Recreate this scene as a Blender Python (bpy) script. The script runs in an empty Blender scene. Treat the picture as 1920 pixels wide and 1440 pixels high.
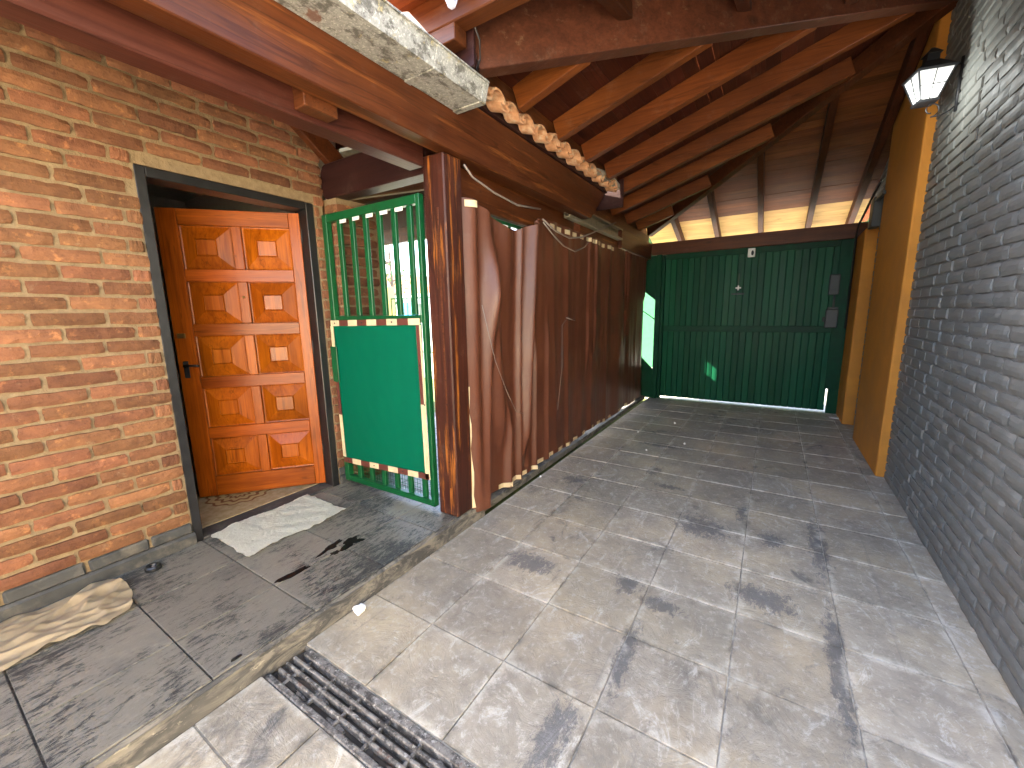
import bpy, bmesh, math, random
from mathutils import Vector, Matrix, Euler, noise
random.seed(7)
S = bpy.context.scene
COL = S.collection

# ---------------------------------------------------------------- camera
F_PX = 767.1
yaw, pit, rol = (math.radians(a) for a in (-32.357, 9.915, -1.050))
fw = Vector((math.sin(yaw)*math.cos(pit), math.cos(yaw)*math.cos(pit), -math.sin(pit)))
r0 = Vector((math.cos(yaw), -math.sin(yaw), 0)); u0 = r0.cross(fw)
rv = math.cos(rol)*r0 + math.sin(rol)*u0
uv = -math.sin(rol)*r0 + math.cos(rol)*u0
cd = bpy.data.cameras.new('camera'); cam = bpy.data.objects.new('camera', cd); COL.objects.link(cam)
cam.matrix_world = Matrix(((rv.x, uv.x, -fw.x, 0), (rv.y, uv.y, -fw.y, 0), (rv.z, uv.z, -fw.z, 1.430), (0, 0, 0, 1)))
cd.sensor_fit = 'HORIZONTAL'; cd.sensor_width = 36; cd.lens = 36*F_PX/1920
cd.clip_start = 0.02; cd.clip_end = 400
S.camera = cam
# ---------------------------------------------------------------- sky, sun, exposure
SUN = Vector((1.0, 0.25, -0.76)).normalized()
w = bpy.data.worlds.new('World'); S.world = w; w.use_nodes = True
nt = w.node_tree; bg = nt.nodes['Background']
sky = nt.nodes.new('ShaderNodeTexSky'); sky.sky_type = 'NISHITA'; sky.sun_disc = False
sky.sun_elevation = math.asin(-SUN.z); sky.sun_rotation = math.atan2(-SUN.x, -SUN.y)
sky.air_density = .85; sky.dust_density = 1.4; sky.ozone_density = .6
nt.links.new(sky.outputs[0], bg.inputs[0]); bg.inputs[1].default_value = 0.15
sl = bpy.data.lights.new('sun', 'SUN'); sl.energy = 5.0; sl.angle = math.radians(0.5); sl.color = (1, .90, .74)
so = bpy.data.objects.new('sun', sl); COL.objects.link(so); so.location = (-6, -2, 8)
so.rotation_euler = SUN.to_track_quat('-Z', 'Y').to_euler()
S.view_settings.view_transform = 'Standard'; S.view_settings.look = 'None'
S.view_settings.exposure = 4.0; S.view_settings.gamma = 1
S.cycles.max_bounces = 10; S.cycles.diffuse_bounces = 7

# ---------------------------------------------------------------- helpers
def tag(o, label=None, cat=None, group=None, kind=None):
    for k, v in (('label', label), ('category', cat), ('group', group), ('kind', kind)):
        if v: o[k] = v
    return o
def thing(name, label, cat, loc=(0, 0, 0), rz=0, group=None):
    o = bpy.data.objects.new(name, None); COL.objects.link(o)
    o.location = loc; o.rotation_euler = (0, 0, rz); o.empty_display_size = .1
    return tag(o, label, cat, group)
def link(name, me, parent=None, loc=(0, 0, 0), rot=(0, 0, 0), scale=(1, 1, 1)):
    o = bpy.data.objects.new(name, me); COL.objects.link(o)
    o.location = loc; o.rotation_euler = rot; o.scale = scale
    if parent: o.parent = parent
    return o
def fin(bm, mat, smooth=False):
    me = bpy.data.meshes.new('mesh'); bmesh.ops.recalc_face_normals(bm, faces=bm.faces[:])
    bm.to_mesh(me); bm.free(); me.materials.append(mat)
    if smooth:
        for p in me.polygons: p.use_smooth = True
    return me
def bxm(bm, a, b, M=None):
    r = bmesh.ops.create_cube(bm, size=1)
    vs = r['verts']
    c = [(a[i]+b[i])/2 for i in range(3)]; d = [abs(b[i]-a[i]) for i in range(3)]
    for v in vs:
        v.co = Vector((c[0]+v.co.x*d[0], c[1]+v.co.y*d[1], c[2]+v.co.z*d[2]))
        if M: v.co = M @ v.co
    return vs
_cache = {}
def cbox(d, bev, mat, jit=0, seed=0, seg=1):
    key = (tuple(round(x, 4) for x in d), bev, mat.name, jit, seed, seg)
    if key not in _cache:
        bm = bmesh.new(); bxm(bm, [-x/2 for x in d], [x/2 for x in d])
        if bev: bmesh.ops.bevel(bm, geom=bm.edges[:], offset=bev, segments=seg, affect='EDGES', profile=.6)
        if jit:
            rr = random.Random(seed)
            for v in bm.verts: v.co += Vector([rr.uniform(-jit, jit) for _ in range(3)])
        _cache[key] = fin(bm, mat)
    return _cache[key]
def box(name, a, b, mat, parent=None, bev=.003, rot=(0, 0, 0), jit=0, seed=0):
    d = [abs(b[i]-a[i]) for i in range(3)]; c = [(a[i]+b[i])/2 for i in range(3)]
    return link(name, cbox(d, min(bev, min(d)*.4), mat, jit, seed), parent, c, rot)
def bar(name, p, q, wid, hei, mat, parent=None, bev=.004, upv=(0, 0, 1)):
    """a straight beam from p to q; its top-bottom axis stays as close to upv as it can"""
    p = Vector(p); q = Vector(q); d = (q-p); L = d.length; d.normalize()
    s = d.cross(Vector(upv)).normalized(); t = s.cross(d)
    o = link(name, cbox((wid, L, hei), bev, mat), parent)
    c = (p+q)/2
    o.matrix_local = Matrix(((s.x, d.x, t.x, c.x), (s.y, d.y, t.y, c.y), (s.z, d.z, t.z, c.z), (0, 0, 0, 1)))
    return o
def tube_bm(bm, pts, r, n=7, closed=False):
    pts = [Vector(p) for p in pts]; rings = []
    for i, p in enumerate(pts):
        a = pts[max(i-1, 0)]; b = pts[min(i+1, len(pts)-1)]
        d = (b-a).normalized(); ref = Vector((0, 0, 1)) if abs(d.z) < .9 else Vector((1, 0, 0))
        s = d.cross(ref).normalized(); t = s.cross(d)
        rr = r[i] if isinstance(r, (list, tuple)) else r
        rings.append([bm.verts.new(p+rr*(math.cos(k*2*math.pi/n)*s+math.sin(k*2*math.pi/n)*t)) for k in range(n)])
    for a, b in zip(rings, rings[1:]):
        for k in range(n): bm.faces.new((a[k], a[(k+1) % n], b[(k+1) % n], b[k]))
    bm.faces.new(rings[0]); bm.faces.new(rings[-1][::-1])
def tube(name, pts, r, mat, parent=None, n=7):
    bm = bmesh.new(); tube_bm(bm, pts, r, n); return link(name, fin(bm, mat, True), parent)
def prism(name, prof, axis, a0, a1, mat, parent=None, bev=0):
    """closed profile extruded along an axis; profile in the two other axes in xyz order"""
    bm = bmesh.new()
    def P(u, v, w): return {'x': (w, u, v), 'y': (u, w, v), 'z': (u, v, w)}[axis]
    A = [bm.verts.new(P(u, v, a0)) for u, v in prof]; B = [bm.verts.new(P(u, v, a1)) for u, v in prof]
    n = len(prof); bm.faces.new(A); bm.faces.new(B[::-1])
    for i in range(n): bm.faces.new((A[i], A[(i+1) % n], B[(i+1) % n], B[i]))
    if bev: bmesh.ops.bevel(bm, geom=bm.edges[:], offset=bev, segments=1, affect='EDGES')
    return link(name, fin(bm, mat), parent)
def poly(name, pts, faces, mat, parent=None, smooth=False):
    bm = bmesh.new(); vs = [bm.verts.new(p) for p in pts]
    for f in faces: bm.faces.new([vs[i] for i in f])
    return link(name, fin(bm, mat, smooth), parent)
def sheet(name, fn, nu, nv, mat, parent=None, thick=0):
    """grid surface fn(u,v) with u,v in 0..1; thick gives it a back"""
    bm = bmesh.new(); g = [[bm.verts.new(fn(i/nu, j/nv)) for j in range(nv+1)] for i in range(nu+1)]
    for i in range(nu):
        for j in range(nv): bm.faces.new((g[i][j], g[i+1][j], g[i+1][j+1], g[i][j+1]))
    if thick: bmesh.ops.solidify(bm, geom=bm.faces[:], thickness=thick)
    return link(name, fin(bm, mat, True), parent)

# ---------------------------------------------------------------- materials
class G:
    def __init__(s, name):
        s.m = bpy.data.materials.new(name); s.m.use_nodes = True; s.t = s.m.node_tree
        s.b = s.t.nodes['Principled BSDF']; s.oi = None
    def n(s, typ, **kw):
        x = s.t.nodes.new('ShaderNode'+typ)
        for k, v in kw.items(): setattr(x, k, v)
        return x
    def set(s, sock, v):
        if isinstance(v, bpy.types.NodeSocket): s.t.links.new(v, sock)
        elif isinstance(v, (tuple, list)) and len(v) == 3 and sock.type == 'RGBA': sock.default_value = (*v, 1)
        else: sock.default_value = v
    def obj(s):
        if not s.oi: s.oi = s.n('ObjectInfo')
        return s.oi.outputs['Random']
    def coord(s, kind='Object', stretch=(1, 1, 1), rnd=True, warp=0):
        if kind == 'World': v = s.n('NewGeometry').outputs['Position']
        else: v = s.n('TexCoord').outputs[kind]
        m = s.n('VectorMath', operation='MULTIPLY'); s.set(m.inputs[0], v); s.set(m.inputs[1], stretch); v = m.outputs[0]
        if rnd:
            k = s.n('VectorMath', operation='SCALE'); k.inputs[0].default_value = (13.7, 27.1, 7.9); s.set(k.inputs['Scale'], s.obj())
            a = s.n('VectorMath', operation='ADD'); s.set(a.inputs[0], v); s.set(a.inputs[1], k.outputs[0]); v = a.outputs[0]
        return v
    def noise(s, v, scale, detail=4, rough=.6, dist=0):
        x = s.n('TexNoise'); s.set(x.inputs['Vector'], v); x.inputs['Scale'].default_value = scale
        x.inputs['Detail'].default_value = detail; x.inputs['Roughness'].default_value = rough; x.inputs['Distortion'].default_value = dist
        return x.outputs['Fac']
    def vor(s, v, scale, feat='F1'):
        x = s.n('TexVoronoi', feature=feat); s.set(x.inputs['Vector'], v); x.inputs['Scale'].default_value = scale
        return x.outputs['Distance']
    def ramp(s, f, a, b, lo=0, hi=1):
        x = s.n('MapRange', clamp=True); s.set(x.inputs[0], f)
        x.inputs[1].default_value = a; x.inputs[2].default_value = b; x.inputs[3].default_value = lo; x.inputs[4].default_value = hi
        return x.outputs[0]
    def mix(s, f, a, b, mode='MIX'):
        x = s.n('Mix', data_type='RGBA', blend_type=mode)
        s.set(x.inputs[0], f); s.set(x.inputs[6], a); s.set(x.inputs[7], b); return x.outputs[2]
    def math(s, op, a, b=0.0):
        x = s.n('Math', operation=op); s.set(x.inputs[0], a); s.set(x.inputs[1], b); return x.outputs[0]
    def var(s, col, amt):
        """each object a little lighter or darker"""
        h = s.n('HueSaturation'); s.set(h.inputs['Value'], s.ramp(s.obj(), 0, 1, 1-amt, 1+amt)); s.set(h.inputs['Color'], col)
        r2 = s.math('FRACT', s.math('MULTIPLY', s.obj(), 17.3)); s.set(h.inputs['Hue'], s.ramp(r2, 0, 1, .5-amt*.02, .5+amt*.02))
        return h.outputs[0]
    def bump(s, f, strength=.3, dist=.01, prev=None):
        x = s.n('Bump'); x.inputs['Strength'].default_value = strength; x.inputs['Distance'].default_value = dist
        s.set(x.inputs['Height'], f)
        if prev: s.set(x.inputs['Normal'], prev)
        return x.outputs[0]
    def out(s, col, rough, nrm=None, spec=.5, metal=0, coat=0):
        s.set(s.b.inputs['Base Color'], col); s.set(s.b.inputs['Roughness'], rough)
        s.b.inputs['Specular IOR Level'].default_value = spec; s.b.inputs['Metallic'].default_value = metal
        s.b.inputs['Coat Weight'].default_value = coat; s.b.inputs['Coat Roughness'].default_value = .25
        if nrm: s.set(s.b.inputs['Normal'], nrm)
        return s.m

def m_plain(name, c, rough=.5, spec=.5, metal=0, vary=.12, scale=18, bump=.15, dist=.004, coat=0, kind='Object', dirt=None, dsc=4):
    g = G(name); v = g.coord(kind, rnd=kind != 'World')
    f = g.noise(v, scale, 5); col = g.mix(g.ramp(f, .3, .7), tuple(x*(1-vary) for x in c), tuple(min(1, x*(1+vary)) for x in c))
    if dirt:
        d = g.ramp(g.noise(v, dsc, 6, .65), .5, .68); col = g.mix(d, col, dirt)
    return g.out(col, g.ramp(f, 0, 1, max(.05, rough-.1), min(1, rough+.1)), g.bump(f, bump, dist), spec, metal, coat)
def m_wood(name, c1, c2, axis, rough=.5, kind='World', vary=.15, coat=0, worn=None, wsc=3, wlo=.55, scale=1, bump=.25, spec=.25, dust=.12, crack=.45):
    st = {'x': (.9, 16, 16), 'y': (16, .9, 16), 'z': (16, 16, .9)}[axis]
    g = G(name); v = g.coord(kind, tuple(x*scale for x in st)); v2 = g.coord(kind)
    f = g.noise(v, 1.2, 6, .62, .7); f2 = g.noise(v, 5, 4, .6, .3)
    big = g.noise(v2, 1.7, 3)
    k = g.ramp(g.math('ADD', g.math('MULTIPLY', f, .6), g.math('MULTIPLY', f2, .4)), .36, .64)
    col = g.mix(k, c1, c2)
    col = g.mix(g.ramp(big, .35, .7, 0, .5), col, tuple(x*.45 for x in c1))
    kn = g.ramp(g.vor(g.coord(kind, tuple(.25 if x < 2 else 1.0 for x in st)), 2.3), .03, .09, .75, 0)
    col = g.mix(kn, col, tuple(x*.3 for x in c1))
    ck = g.math('ABSOLUTE', g.math('SUBTRACT', g.noise(g.coord(kind, tuple(x*.5*scale for x in st)), 1.0, 3, .5, .2), .5))
    col = g.mix(g.ramp(ck, .003, .009, crack, 0), col, tuple(x*.3 for x in c1))
    if dust: col = g.mix(g.ramp(g.noise(v2, 7, 8, .8), .55, .7, 0, dust), col, (.20, .16, .12))
    if worn:
        wv = g.coord(kind, tuple(x*.35 for x in st))
        d = g.ramp(g.noise(wv, wsc, 7, .7), wlo, wlo+.09); col = g.mix(d, col, worn)
    col = g.var(col, vary)
    return g.out(col, g.ramp(f, 0, 1, max(.08, rough-.12), rough+.12), g.bump(f2, bump, .004), spec, 0, coat)

# brick of the house wall
g = G('house_brick'); v = g.coord('Object')
f = g.noise(v, 9, 6, .65); f2 = g.noise(v, 45, 5, .7)
col = g.mix(g.ramp(f, .3, .7), (.115, .050, .026), (.215, .094, .045))
col = g.mix(g.ramp(g.noise(v, 22, 5, .7), .57, .68, 0, .6), col, (.36, .16, .065))
col = g.mix(g.ramp(f2, .55, .72, 0, .7), col, (.08, .032, .018))
col = g.mix(g.ramp(g.noise(v, 13, 5, .75, .4), .62, .72, 0, .4), col, (.30, .22, .14))
col = g.var(col, .32)
M_BRICK = g.out(col, .88, g.bump(f, .5, .012, g.bump(f2, .7, .006)), .25)
g = G('mortar'); v = g.coord('World', rnd=False); f = g.noise(v, 30, 7, .7); f2 = g.noise(v, 3, 3)
col = g.mix(g.ramp(f, .3, .7), (.18, .128, .072), (.28, .207, .122)); col = g.mix(g.ramp(f2, .4, .7, 0, .5), col, (.20, .15, .09))
M_MORTAR = g.out(col, .95, g.bump(f, .9, .012), .15)
# grey painted brick
g = G('grey_painted_brick'); v = g.coord('Object'); f = g.noise(v, 14, 6, .65); f2 = g.noise(v, 60, 4)
vw = g.coord('World', rnd=False)
col = g.mix(g.ramp(f, .3, .7), (.145, .146, .134), (.185, .186, .170))
col = g.mix(g.ramp(f2, .62, .7, 0, .3), col, (.22, .215, .20))
col = g.mix(g.ramp(g.noise(vw, 1.4, 4), .5, .7, 0, .35), col, (.125, .105, .080))
col = g.var(col, .08)
M_GBRICK = g.out(col, g.ramp(f, .2, .8, .5, .7), g.bump(f, .3, .006, g.bump(f2, .25, .003)), .3)
g = G('grey_painted_mortar'); v = g.coord('World', rnd=False); f = g.noise(v, 40, 6, .7)
col = g.mix(f, (.14, .14, .13), (.19, .187, .172)); M_GMORT = g.out(col, .65, g.bump(f, .8, .01), .35)
# dark grey skirting paint
M_SKIRT = m_plain('grey_skirting_paint', (.05, .051, .05), .6, .3, vary=.25, scale=14, bump=.4, dirt=(.115, .105, .088), dsc=9)
# driveway tile: worn cement with dirt, dark scuffs and pale salts
g = G('driveway_tile'); vw = g.coord('World', rnd=False); vo = g.coord('Object')
f1 = g.noise(vw, 1.5, 5, .6); f2 = g.noise(vo, 8, 8, .7, .6); f3 = g.noise(g.coord('World', (1, .55, 1), False), 5, 9, .72, 1.2)
col = g.mix(g.ramp(f2, .3, .72), (.215, .19, .152), (.36, .32, .255))
col = g.mix(g.ramp(f1, .45, .68, 0, .7), col, (.50, .41, .27))
col = g.mix(g.ramp(g.noise(vw, 26, 6, .7), .54, .66, 0, .55), col, (.50, .47, .41))
st = g.ramp(g.math('MULTIPLY', g.ramp(f3, .52, .63), g.ramp(g.noise(vw, 1.15, 3), .5, .62)), 0, 1, 0, .85)
col = g.mix(st, col, (.075, .075, .078))
col = g.mix(g.ramp(g.noise(g.coord('World', (1, 1, 1), False), 3.1, 9, .78, 1.8), .60, .66, 0, .5), col, (.13, .125, .12))
col = g.mix(g.ramp(g.noise(g.coord('World', (1.0, .5, 1), False), 4.3, 9, .82, 2.4), .55, .63, 0, .6), col, (.56, .535, .48))
col = g.mix(g.ramp(g.noise(g.coord('World', (.8, 1, 1), False), 11, 9, .85, 1.6), .56, .66, 0, .55), col, (.12, .112, .10))
col = g.mix(g.ramp(g.noise(g.coord('World', (1, .4, 1), False), 23, 8, .85, 1.2), .58, .66, 0, .5), col, (.60, .57, .50))
scuff = None
nz = g.noise(g.coord('World', (1, .5, 1), False), 34, 10, .88, .5)
for (sx, sy, rx, ry) in [(.07, 2.20, .20, .13), (-.54, 1.97, .09, .11), (-.36, 1.89, .13, .07), (-.30, 2.80, .22, .20), (-.08, 3.15, .05, .18), (-.80, 3.64, .10, .16), (-.62, 3.34, .16, .06), (-.53, 1.04, .07, .24), (.10, 2.84, .10, .12), (-1.08, 1.87, .20, .12), (.34, 2.9, .07, .5), (-1.35, 3.1, .14, .10), (-.42, 1.5, .05, .3), (-.9, 4.4, .3, .1), (.33, 1.9, .05, .5)]:
    q = g.n('VectorMath', operation='SUBTRACT'); g.set(q.inputs[0], vw); g.set(q.inputs[1], (sx, sy, 0))
    q2 = g.n('VectorMath', operation='MULTIPLY'); g.set(q2.inputs[0], q.outputs[0]); g.set(q2.inputs[1], (1/rx, 1/ry, 0))
    q3 = g.n('VectorMath', operation='LENGTH'); g.set(q3.inputs[0], q2.outputs[0])
    mk = g.ramp(q3.outputs['Value'], .2, 1.25, 1, 0); scuff = mk if scuff is None else g.math('MAXIMUM', scuff, mk)
k = g.math('ADD', g.math('MULTIPLY', scuff, .24), nz)
col = g.mix(g.ramp(k, .615, .675, 0, .7), col, (.080, .084, .094))
so_ = g.n('SeparateXYZ'); g.set(so_.inputs[0], g.n('TexCoord').outputs['Object'])
edge = g.math('MAXIMUM', g.math('ABSOLUTE', so_.outputs[0]), g.math('ABSOLUTE', so_.outputs[1]))
en = g.noise(vw, 7, 6, .7); en2 = g.noise(vw, 30, 8, .8)
col = g.mix(g.math('MULTIPLY', g.ramp(g.math('ADD', edge, g.math('MULTIPLY', en2, .03)), .192, .212), g.ramp(en, .54, .64, 0, .75)), col, (.10, .092, .08))
col = g.mix(g.math('MULTIPLY', g.ramp(g.math('ADD', edge, g.math('MULTIPLY', en2, .05)), .187, .215, 0, .6), g.ramp(en, .52, .42)), col, (.56, .52, .44))
# tyre drag marks along the drive
ty = g.noise(g.coord('World', (14, .35, 1), False), 1.6, 8, .75, .4)
col = g.mix(g.ramp(ty, .60, .68, 0, .35), col, (.16, .15, .14))
col = g.var(col, .13)
h = g.bump(g.noise(vo, 5, 8, .75, .8), .7, .014, g.bump(g.noise(vw, 40, 5, .7), .3, .004))
M_TILE = g.out(col, g.ramp(f2, .2, .8, .42, .72), h, .4)
M_GROUT = m_plain('worn_grout', (.40, .365, .305), .9, .2, vary=.4, scale=22, kind='World', dirt=(.10, .09, .078), dsc=2.6)
# porch tile: dark slate look with pale drag marks along the tile
g = G('porch_slate_tile'); vw = g.coord('World', (1, .28, 1), False); vo = g.coord('Object', (1, .3, 1))
f = g.noise(vo, 40, 11, .88, .5); f1 = g.noise(g.coord('World', rnd=False), 2.6, 5)
k = g.math('ADD', f, g.math('MULTIPLY', g.math('SUBTRACT', f1, .5), .5))
col = g.mix(g.ramp(k, .50, .56), (.19, .175, .14), (.036, .038, .036))
col = g.mix(g.ramp(g.noise(vo, 60, 9, .85), .53, .61, 0, .65), col, (.26, .24, .19))
col = g.mix(g.ramp(g.noise(g.coord('World', rnd=False), 3.4, 6), .56, .72, 0, .6), col, (.080, .077, .072))
col = g.var(col, .1)
M_SLATE = g.out(col, g.ramp(f, .2, .8, .38, .62), g.bump(f, .5, .006), .45)
g = G('kerb_cement'); v = g.coord('World', (1, .35, 1), False); f = g.noise(v, 16, 8, .72, .6); f1 = g.noise(v, 3.5, 4)
col = g.mix(g.ramp(f, .44, .58), (.06, .058, .055), (.19, .172, .142)); col = g.mix(g.ramp(f1, .45, .6, 0, .8), col, (.115, .108, .096))
col = g.mix(g.ramp(g.noise(v, 30, 6, .8, 1.2), .60, .68, 0, .75), col, (.40, .36, .27))
M_KERB = g.out(col, .8, g.bump(f, .7, .01), .3)
# woods
WB = dict(c1=(.065, .017, .0055), c2=(.125, .038, .010))
M_BEAMY = m_wood('beam_wood_lengthwise', **WB, axis='y', rough=.42, worn=(.20, .068, .016), wlo=.56, coat=.0)
M_BEAMX = m_wood('beam_wood_crosswise', **WB, axis='x', rough=.45)
M_DARKX = m_wood('dark_beam_crosswise', (.025, .008, .008), (.045, .014, .012), 'x', rough=.5)
M_REDY = m_wood('reddish_beam_lengthwise', (.05, .012, .008), (.10, .028, .017), 'y', rough=.5)
M_RAFT = m_wood('rafter_wood', (.10, .025, .005), (.185, .052, .009), 'x', rough=.5, coat=0)
M_RAFTY = m_wood('far_rafter_wood', (.045, .012, .004), (.09, .026, .008), 'y', rough=.6, spec=.15)
M_HIP = m_wood('hip_beam_wood', (.06, .017, .009), (.12, .038, .018), 'x', rough=.55, worn=(.13, .07, .04), wlo=.6, crack=0, dust=.25)
M_PLKY = m_wood('ceiling_plank_lengthwise', (.045, .010, .0045), (.085, .021, .008), 'y', rough=.6, vary=.25, spec=.15)
M_PLKX = m_wood('ceiling_plank_crosswise', (.10, .030, .008), (.19, .065, .018), 'x', rough=.65, vary=.22, spec=.12)
M_PLKLIT = m_wood('lit_eave_plank', (.42, .25, .085), (.58, .38, .14), 'x', rough=.65, vary=.12, spec=.12)  # pale tone stands in for bounced daylight on the outer eave planks
M_POST = m_wood('post_wood', (.028, .008, .005), (.065, .018, .009), 'z', rough=.45, worn=(.30, .10, .014), wsc=3.5, wlo=.55, coat=.1)
M_DOORV = m_wood('door_wood_upright', (.20, .036, .0015), (.38, .088, .003), 'z', rough=.36, kind='Object', coat=.08, vary=.08, scale=1.3, bump=.05, dust=0)
M_DOORH = m_wood('door_wood_rail', (.18, .031, .0015), (.35, .078, .003), 'y', rough=.36, kind='Object', coat=.08, vary=.1, scale=1.3, bump=.05, dust=0)
M_DOORP = m_wood('door_wood_panel', (.20, .038, .0015), (.42, .108, .004), 'z', rough=.32, kind='Object', coat=.1, vary=.12, scale=1.1, bump=.04, dust=0)
# paints, metal, plaster
M_BLACK = m_plain('black_frame_paint', (.012, .012, .013), .38, .5, vary=.3, bump=.3)
M_GREEN = m_plain('dark_green_gate_paint', (.003, .045, .019), .45, .12, vary=.2, scale=9, bump=.25, dirt=(.008, .035, .018), dsc=3)
g = G('green_plank_paint'); v = g.coord('Object', (8, 8, .6)); f = g.noise(v, 3, 6, .65)
col = g.var(g.mix(g.ramp(f, .3, .7), (.003, .052, .022), (.006, .080, .034)), .2)
M_GPLK = g.out(col, g.ramp(f, .2, .8, .30, .5), g.bump(f, .3, .004), .12)
M_PGREEN = m_plain('porch_gate_green_paint', (.003, .075, .022), .38, .4, vary=.15, bump=.2)
M_LGREEN = m_plain('pale_green_sheet', (.05, .22, .09), .5, .4)
M_GPANEL = m_plain('emerald_vinyl', (.0, .20, .105), .5, .25, vary=.06, scale=4, bump=.12, dist=.01)
M_CREAM = m_plain('cream_vinyl', (.62, .50, .30), .5, .4, vary=.12, bump=.15)
M_ORANGE = m_plain('ochre_plaster', (.50, .20, .026), .72, .3, vary=.13, scale=3, bump=.35, dist=.006, kind='World', dirt=(.42, .17, .026), dsc=2)
M_WPLAST = m_plain('bounce_wall_white', (.78, .68, .50), .85, .2)
M_PALE = m_plain('room_plaster', (.55, .53, .50), .8, .3, vary=.05)
M_YELLOW = m_plain('yellow_plaster', (.75, .52, .16), .8, .3)
g = G('galvanised_lichen'); v = g.coord('World', rnd=False); f = g.noise(v, 60, 6, .7); f2 = g.noise(g.coord('World', (1, .6, 1), False), 17, 7, .75)
col = g.mix(g.ramp(f, .35, .65), (.25, .25, .235), (.40, .40, .37)); col = g.mix(g.ramp(g.noise(v, 95, 4), .57, .64, 0, .8), col, (.62, .61, .55))
col = g.mix(g.ramp(f2, .50, .58, 0, .8), col, (.075, .07, .06)); col = g.mix(g.ramp(g.noise(v, 14, 8, .8), .58, .66, 0, .85), col, (.50, .42, .20))
col = g.mix(g.ramp(g.noise(v, 7.3, 5, .6), .66, .70, 0, .8), col, (.16, .06, .035))
M_GUTTER = g.out(col, .62, g.bump(f, .4, .004), .4, .15)
M_RAIL = m_plain('aged_steel_channel', (.22, .19, .13), .45, .5, .3, vary=.3, bump=.2)
M_TERRA = m_plain('terracotta', (.60, .31, .16), .85, .25, vary=.25, scale=22, bump=.5, dirt=(.58, .47, .33), dsc=11)
M_VERGE = m_plain('verge_mortar', (.48, .42, .33), .9, .2, vary=.3, scale=20, bump=.6)
M_DECK = m_plain('roof_tile_deck', (.35, .16, .09), .9, .2, vary=.3)
g = G('brown_tarpaulin'); v = g.coord('Object', rnd=False); f = g.noise(v, 2.2, 5, .6); f2 = g.noise(g.coord('Object', (1, 1, .12), False), 14, 6, .7)
col = g.mix(g.ramp(f, .3, .7), (.090, .027, .013), (.125, .042, .020)); col = g.mix(g.ramp(f2, .55, .75, 0, .35), col, (.14, .055, .034))
col = g.mix(g.ramp(g.noise(v, 5, 6, .7), .60, .72, 0, .3), col, (.14, .075, .05))
M_TARP = g.out(col, g.ramp(f2, .3, .7, .34, .5), g.bump(f2, .25, .01, g.bump(g.noise(v, 160, 2), .12, .002)), .4)
M_BROWNV = m_plain('brown_vinyl_tape', (.11, .032, .022), .5, .4, vary=.1)
M_MAT = m_plain('white_cotton', (.93, .88, .76), .95, .1, vary=.14, scale=210, bump=1.0, dist=.006)
g = G('beige_cloth'); v = g.coord('Object', rnd=False); f = g.noise(v, 220, 3); f2 = g.noise(v, 7, 4)
col = g.mix(g.ramp(f2, .35, .65), (.50, .40, .255), (.64, .53, .36)); M_CLOTH = g.out(col, .95, g.bump(f, .4, .003), .1)
M_SPILL = m_plain('dark_wet_spill', (.004, .004, .0035), .45, .25, vary=.3, bump=.1)
M_RUBBER = m_plain('black_plastic', (.012, .012, .012), .35, .5)
M_WHITE = m_plain('white_plastic', (.78, .77, .72), .45, .5, vary=.05)
M_PAPER = m_plain('white_paper', (.82, .81, .78), .9, .2, vary=.05)
M_WIRE = m_plain('grey_cable', (.22, .18, .15), .5, .4)
M_DWIRE = m_plain('dark_cable', (.03, .025, .022), .45, .4)
M_METERBOX = m_plain('dark_grey_enclosure', (.05, .055, .05), .5, .4)
M_IRON = m_plain('black_iron', (.02, .02, .022), .45, .5, .3)
g = G('grate_steel'); v = g.coord('World', rnd=False); f = g.noise(v, 24, 7, .75); col = g.mix(g.ramp(f, .42, .56), (.055, .05, .046), (.22, .205, .185))
col = g.mix(g.ramp(g.noise(v, 50, 6, .7), .56, .62, 0, .9), col, (.42, .40, .36)); col = g.mix(g.ramp(g.noise(v, 9, 4), .64, .7, 0, .7), col, (.15, .06, .03))
M_GRATE = g.out(col, .62, g.bump(f, .8, .008), .4, .2)
M_MUD = m_plain('drain_mud', (.05, .042, .034), .75, .3, vary=.4, scale=14, bump=.6)
M_STREET = m_plain('outdoor_paving', (.50, .47, .42), .85, .2, kind='World', scale=3)
M_YARD = m_plain('yard_paving', (.26, .245, .22), .85, .2, kind='World', scale=3)
M_LAWN = m_plain('lawn_soil', (.09, .11, .04), .95, .1, kind='World', scale=6, vary=.4)
M_LEAF = m_plain('leaf', (.07, .12, .03), .6, .3, vary=.3)
M_BARK = m_plain('bark', (.12, .09, .065), .9, .2, vary=.3)
M_BLUE = m_plain('blue_panel', (.03, .28, .55), .6, .3)
M_HOUSE = m_plain('far_house_wall', (.62, .60, .58), .85, .2)
M_CONC = m_plain('pole_concrete', (.32, .31, .30), .9, .2)
M_HW = m_plain('aged_brass', (.23, .13, .04), .4, .5, .7)
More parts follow.
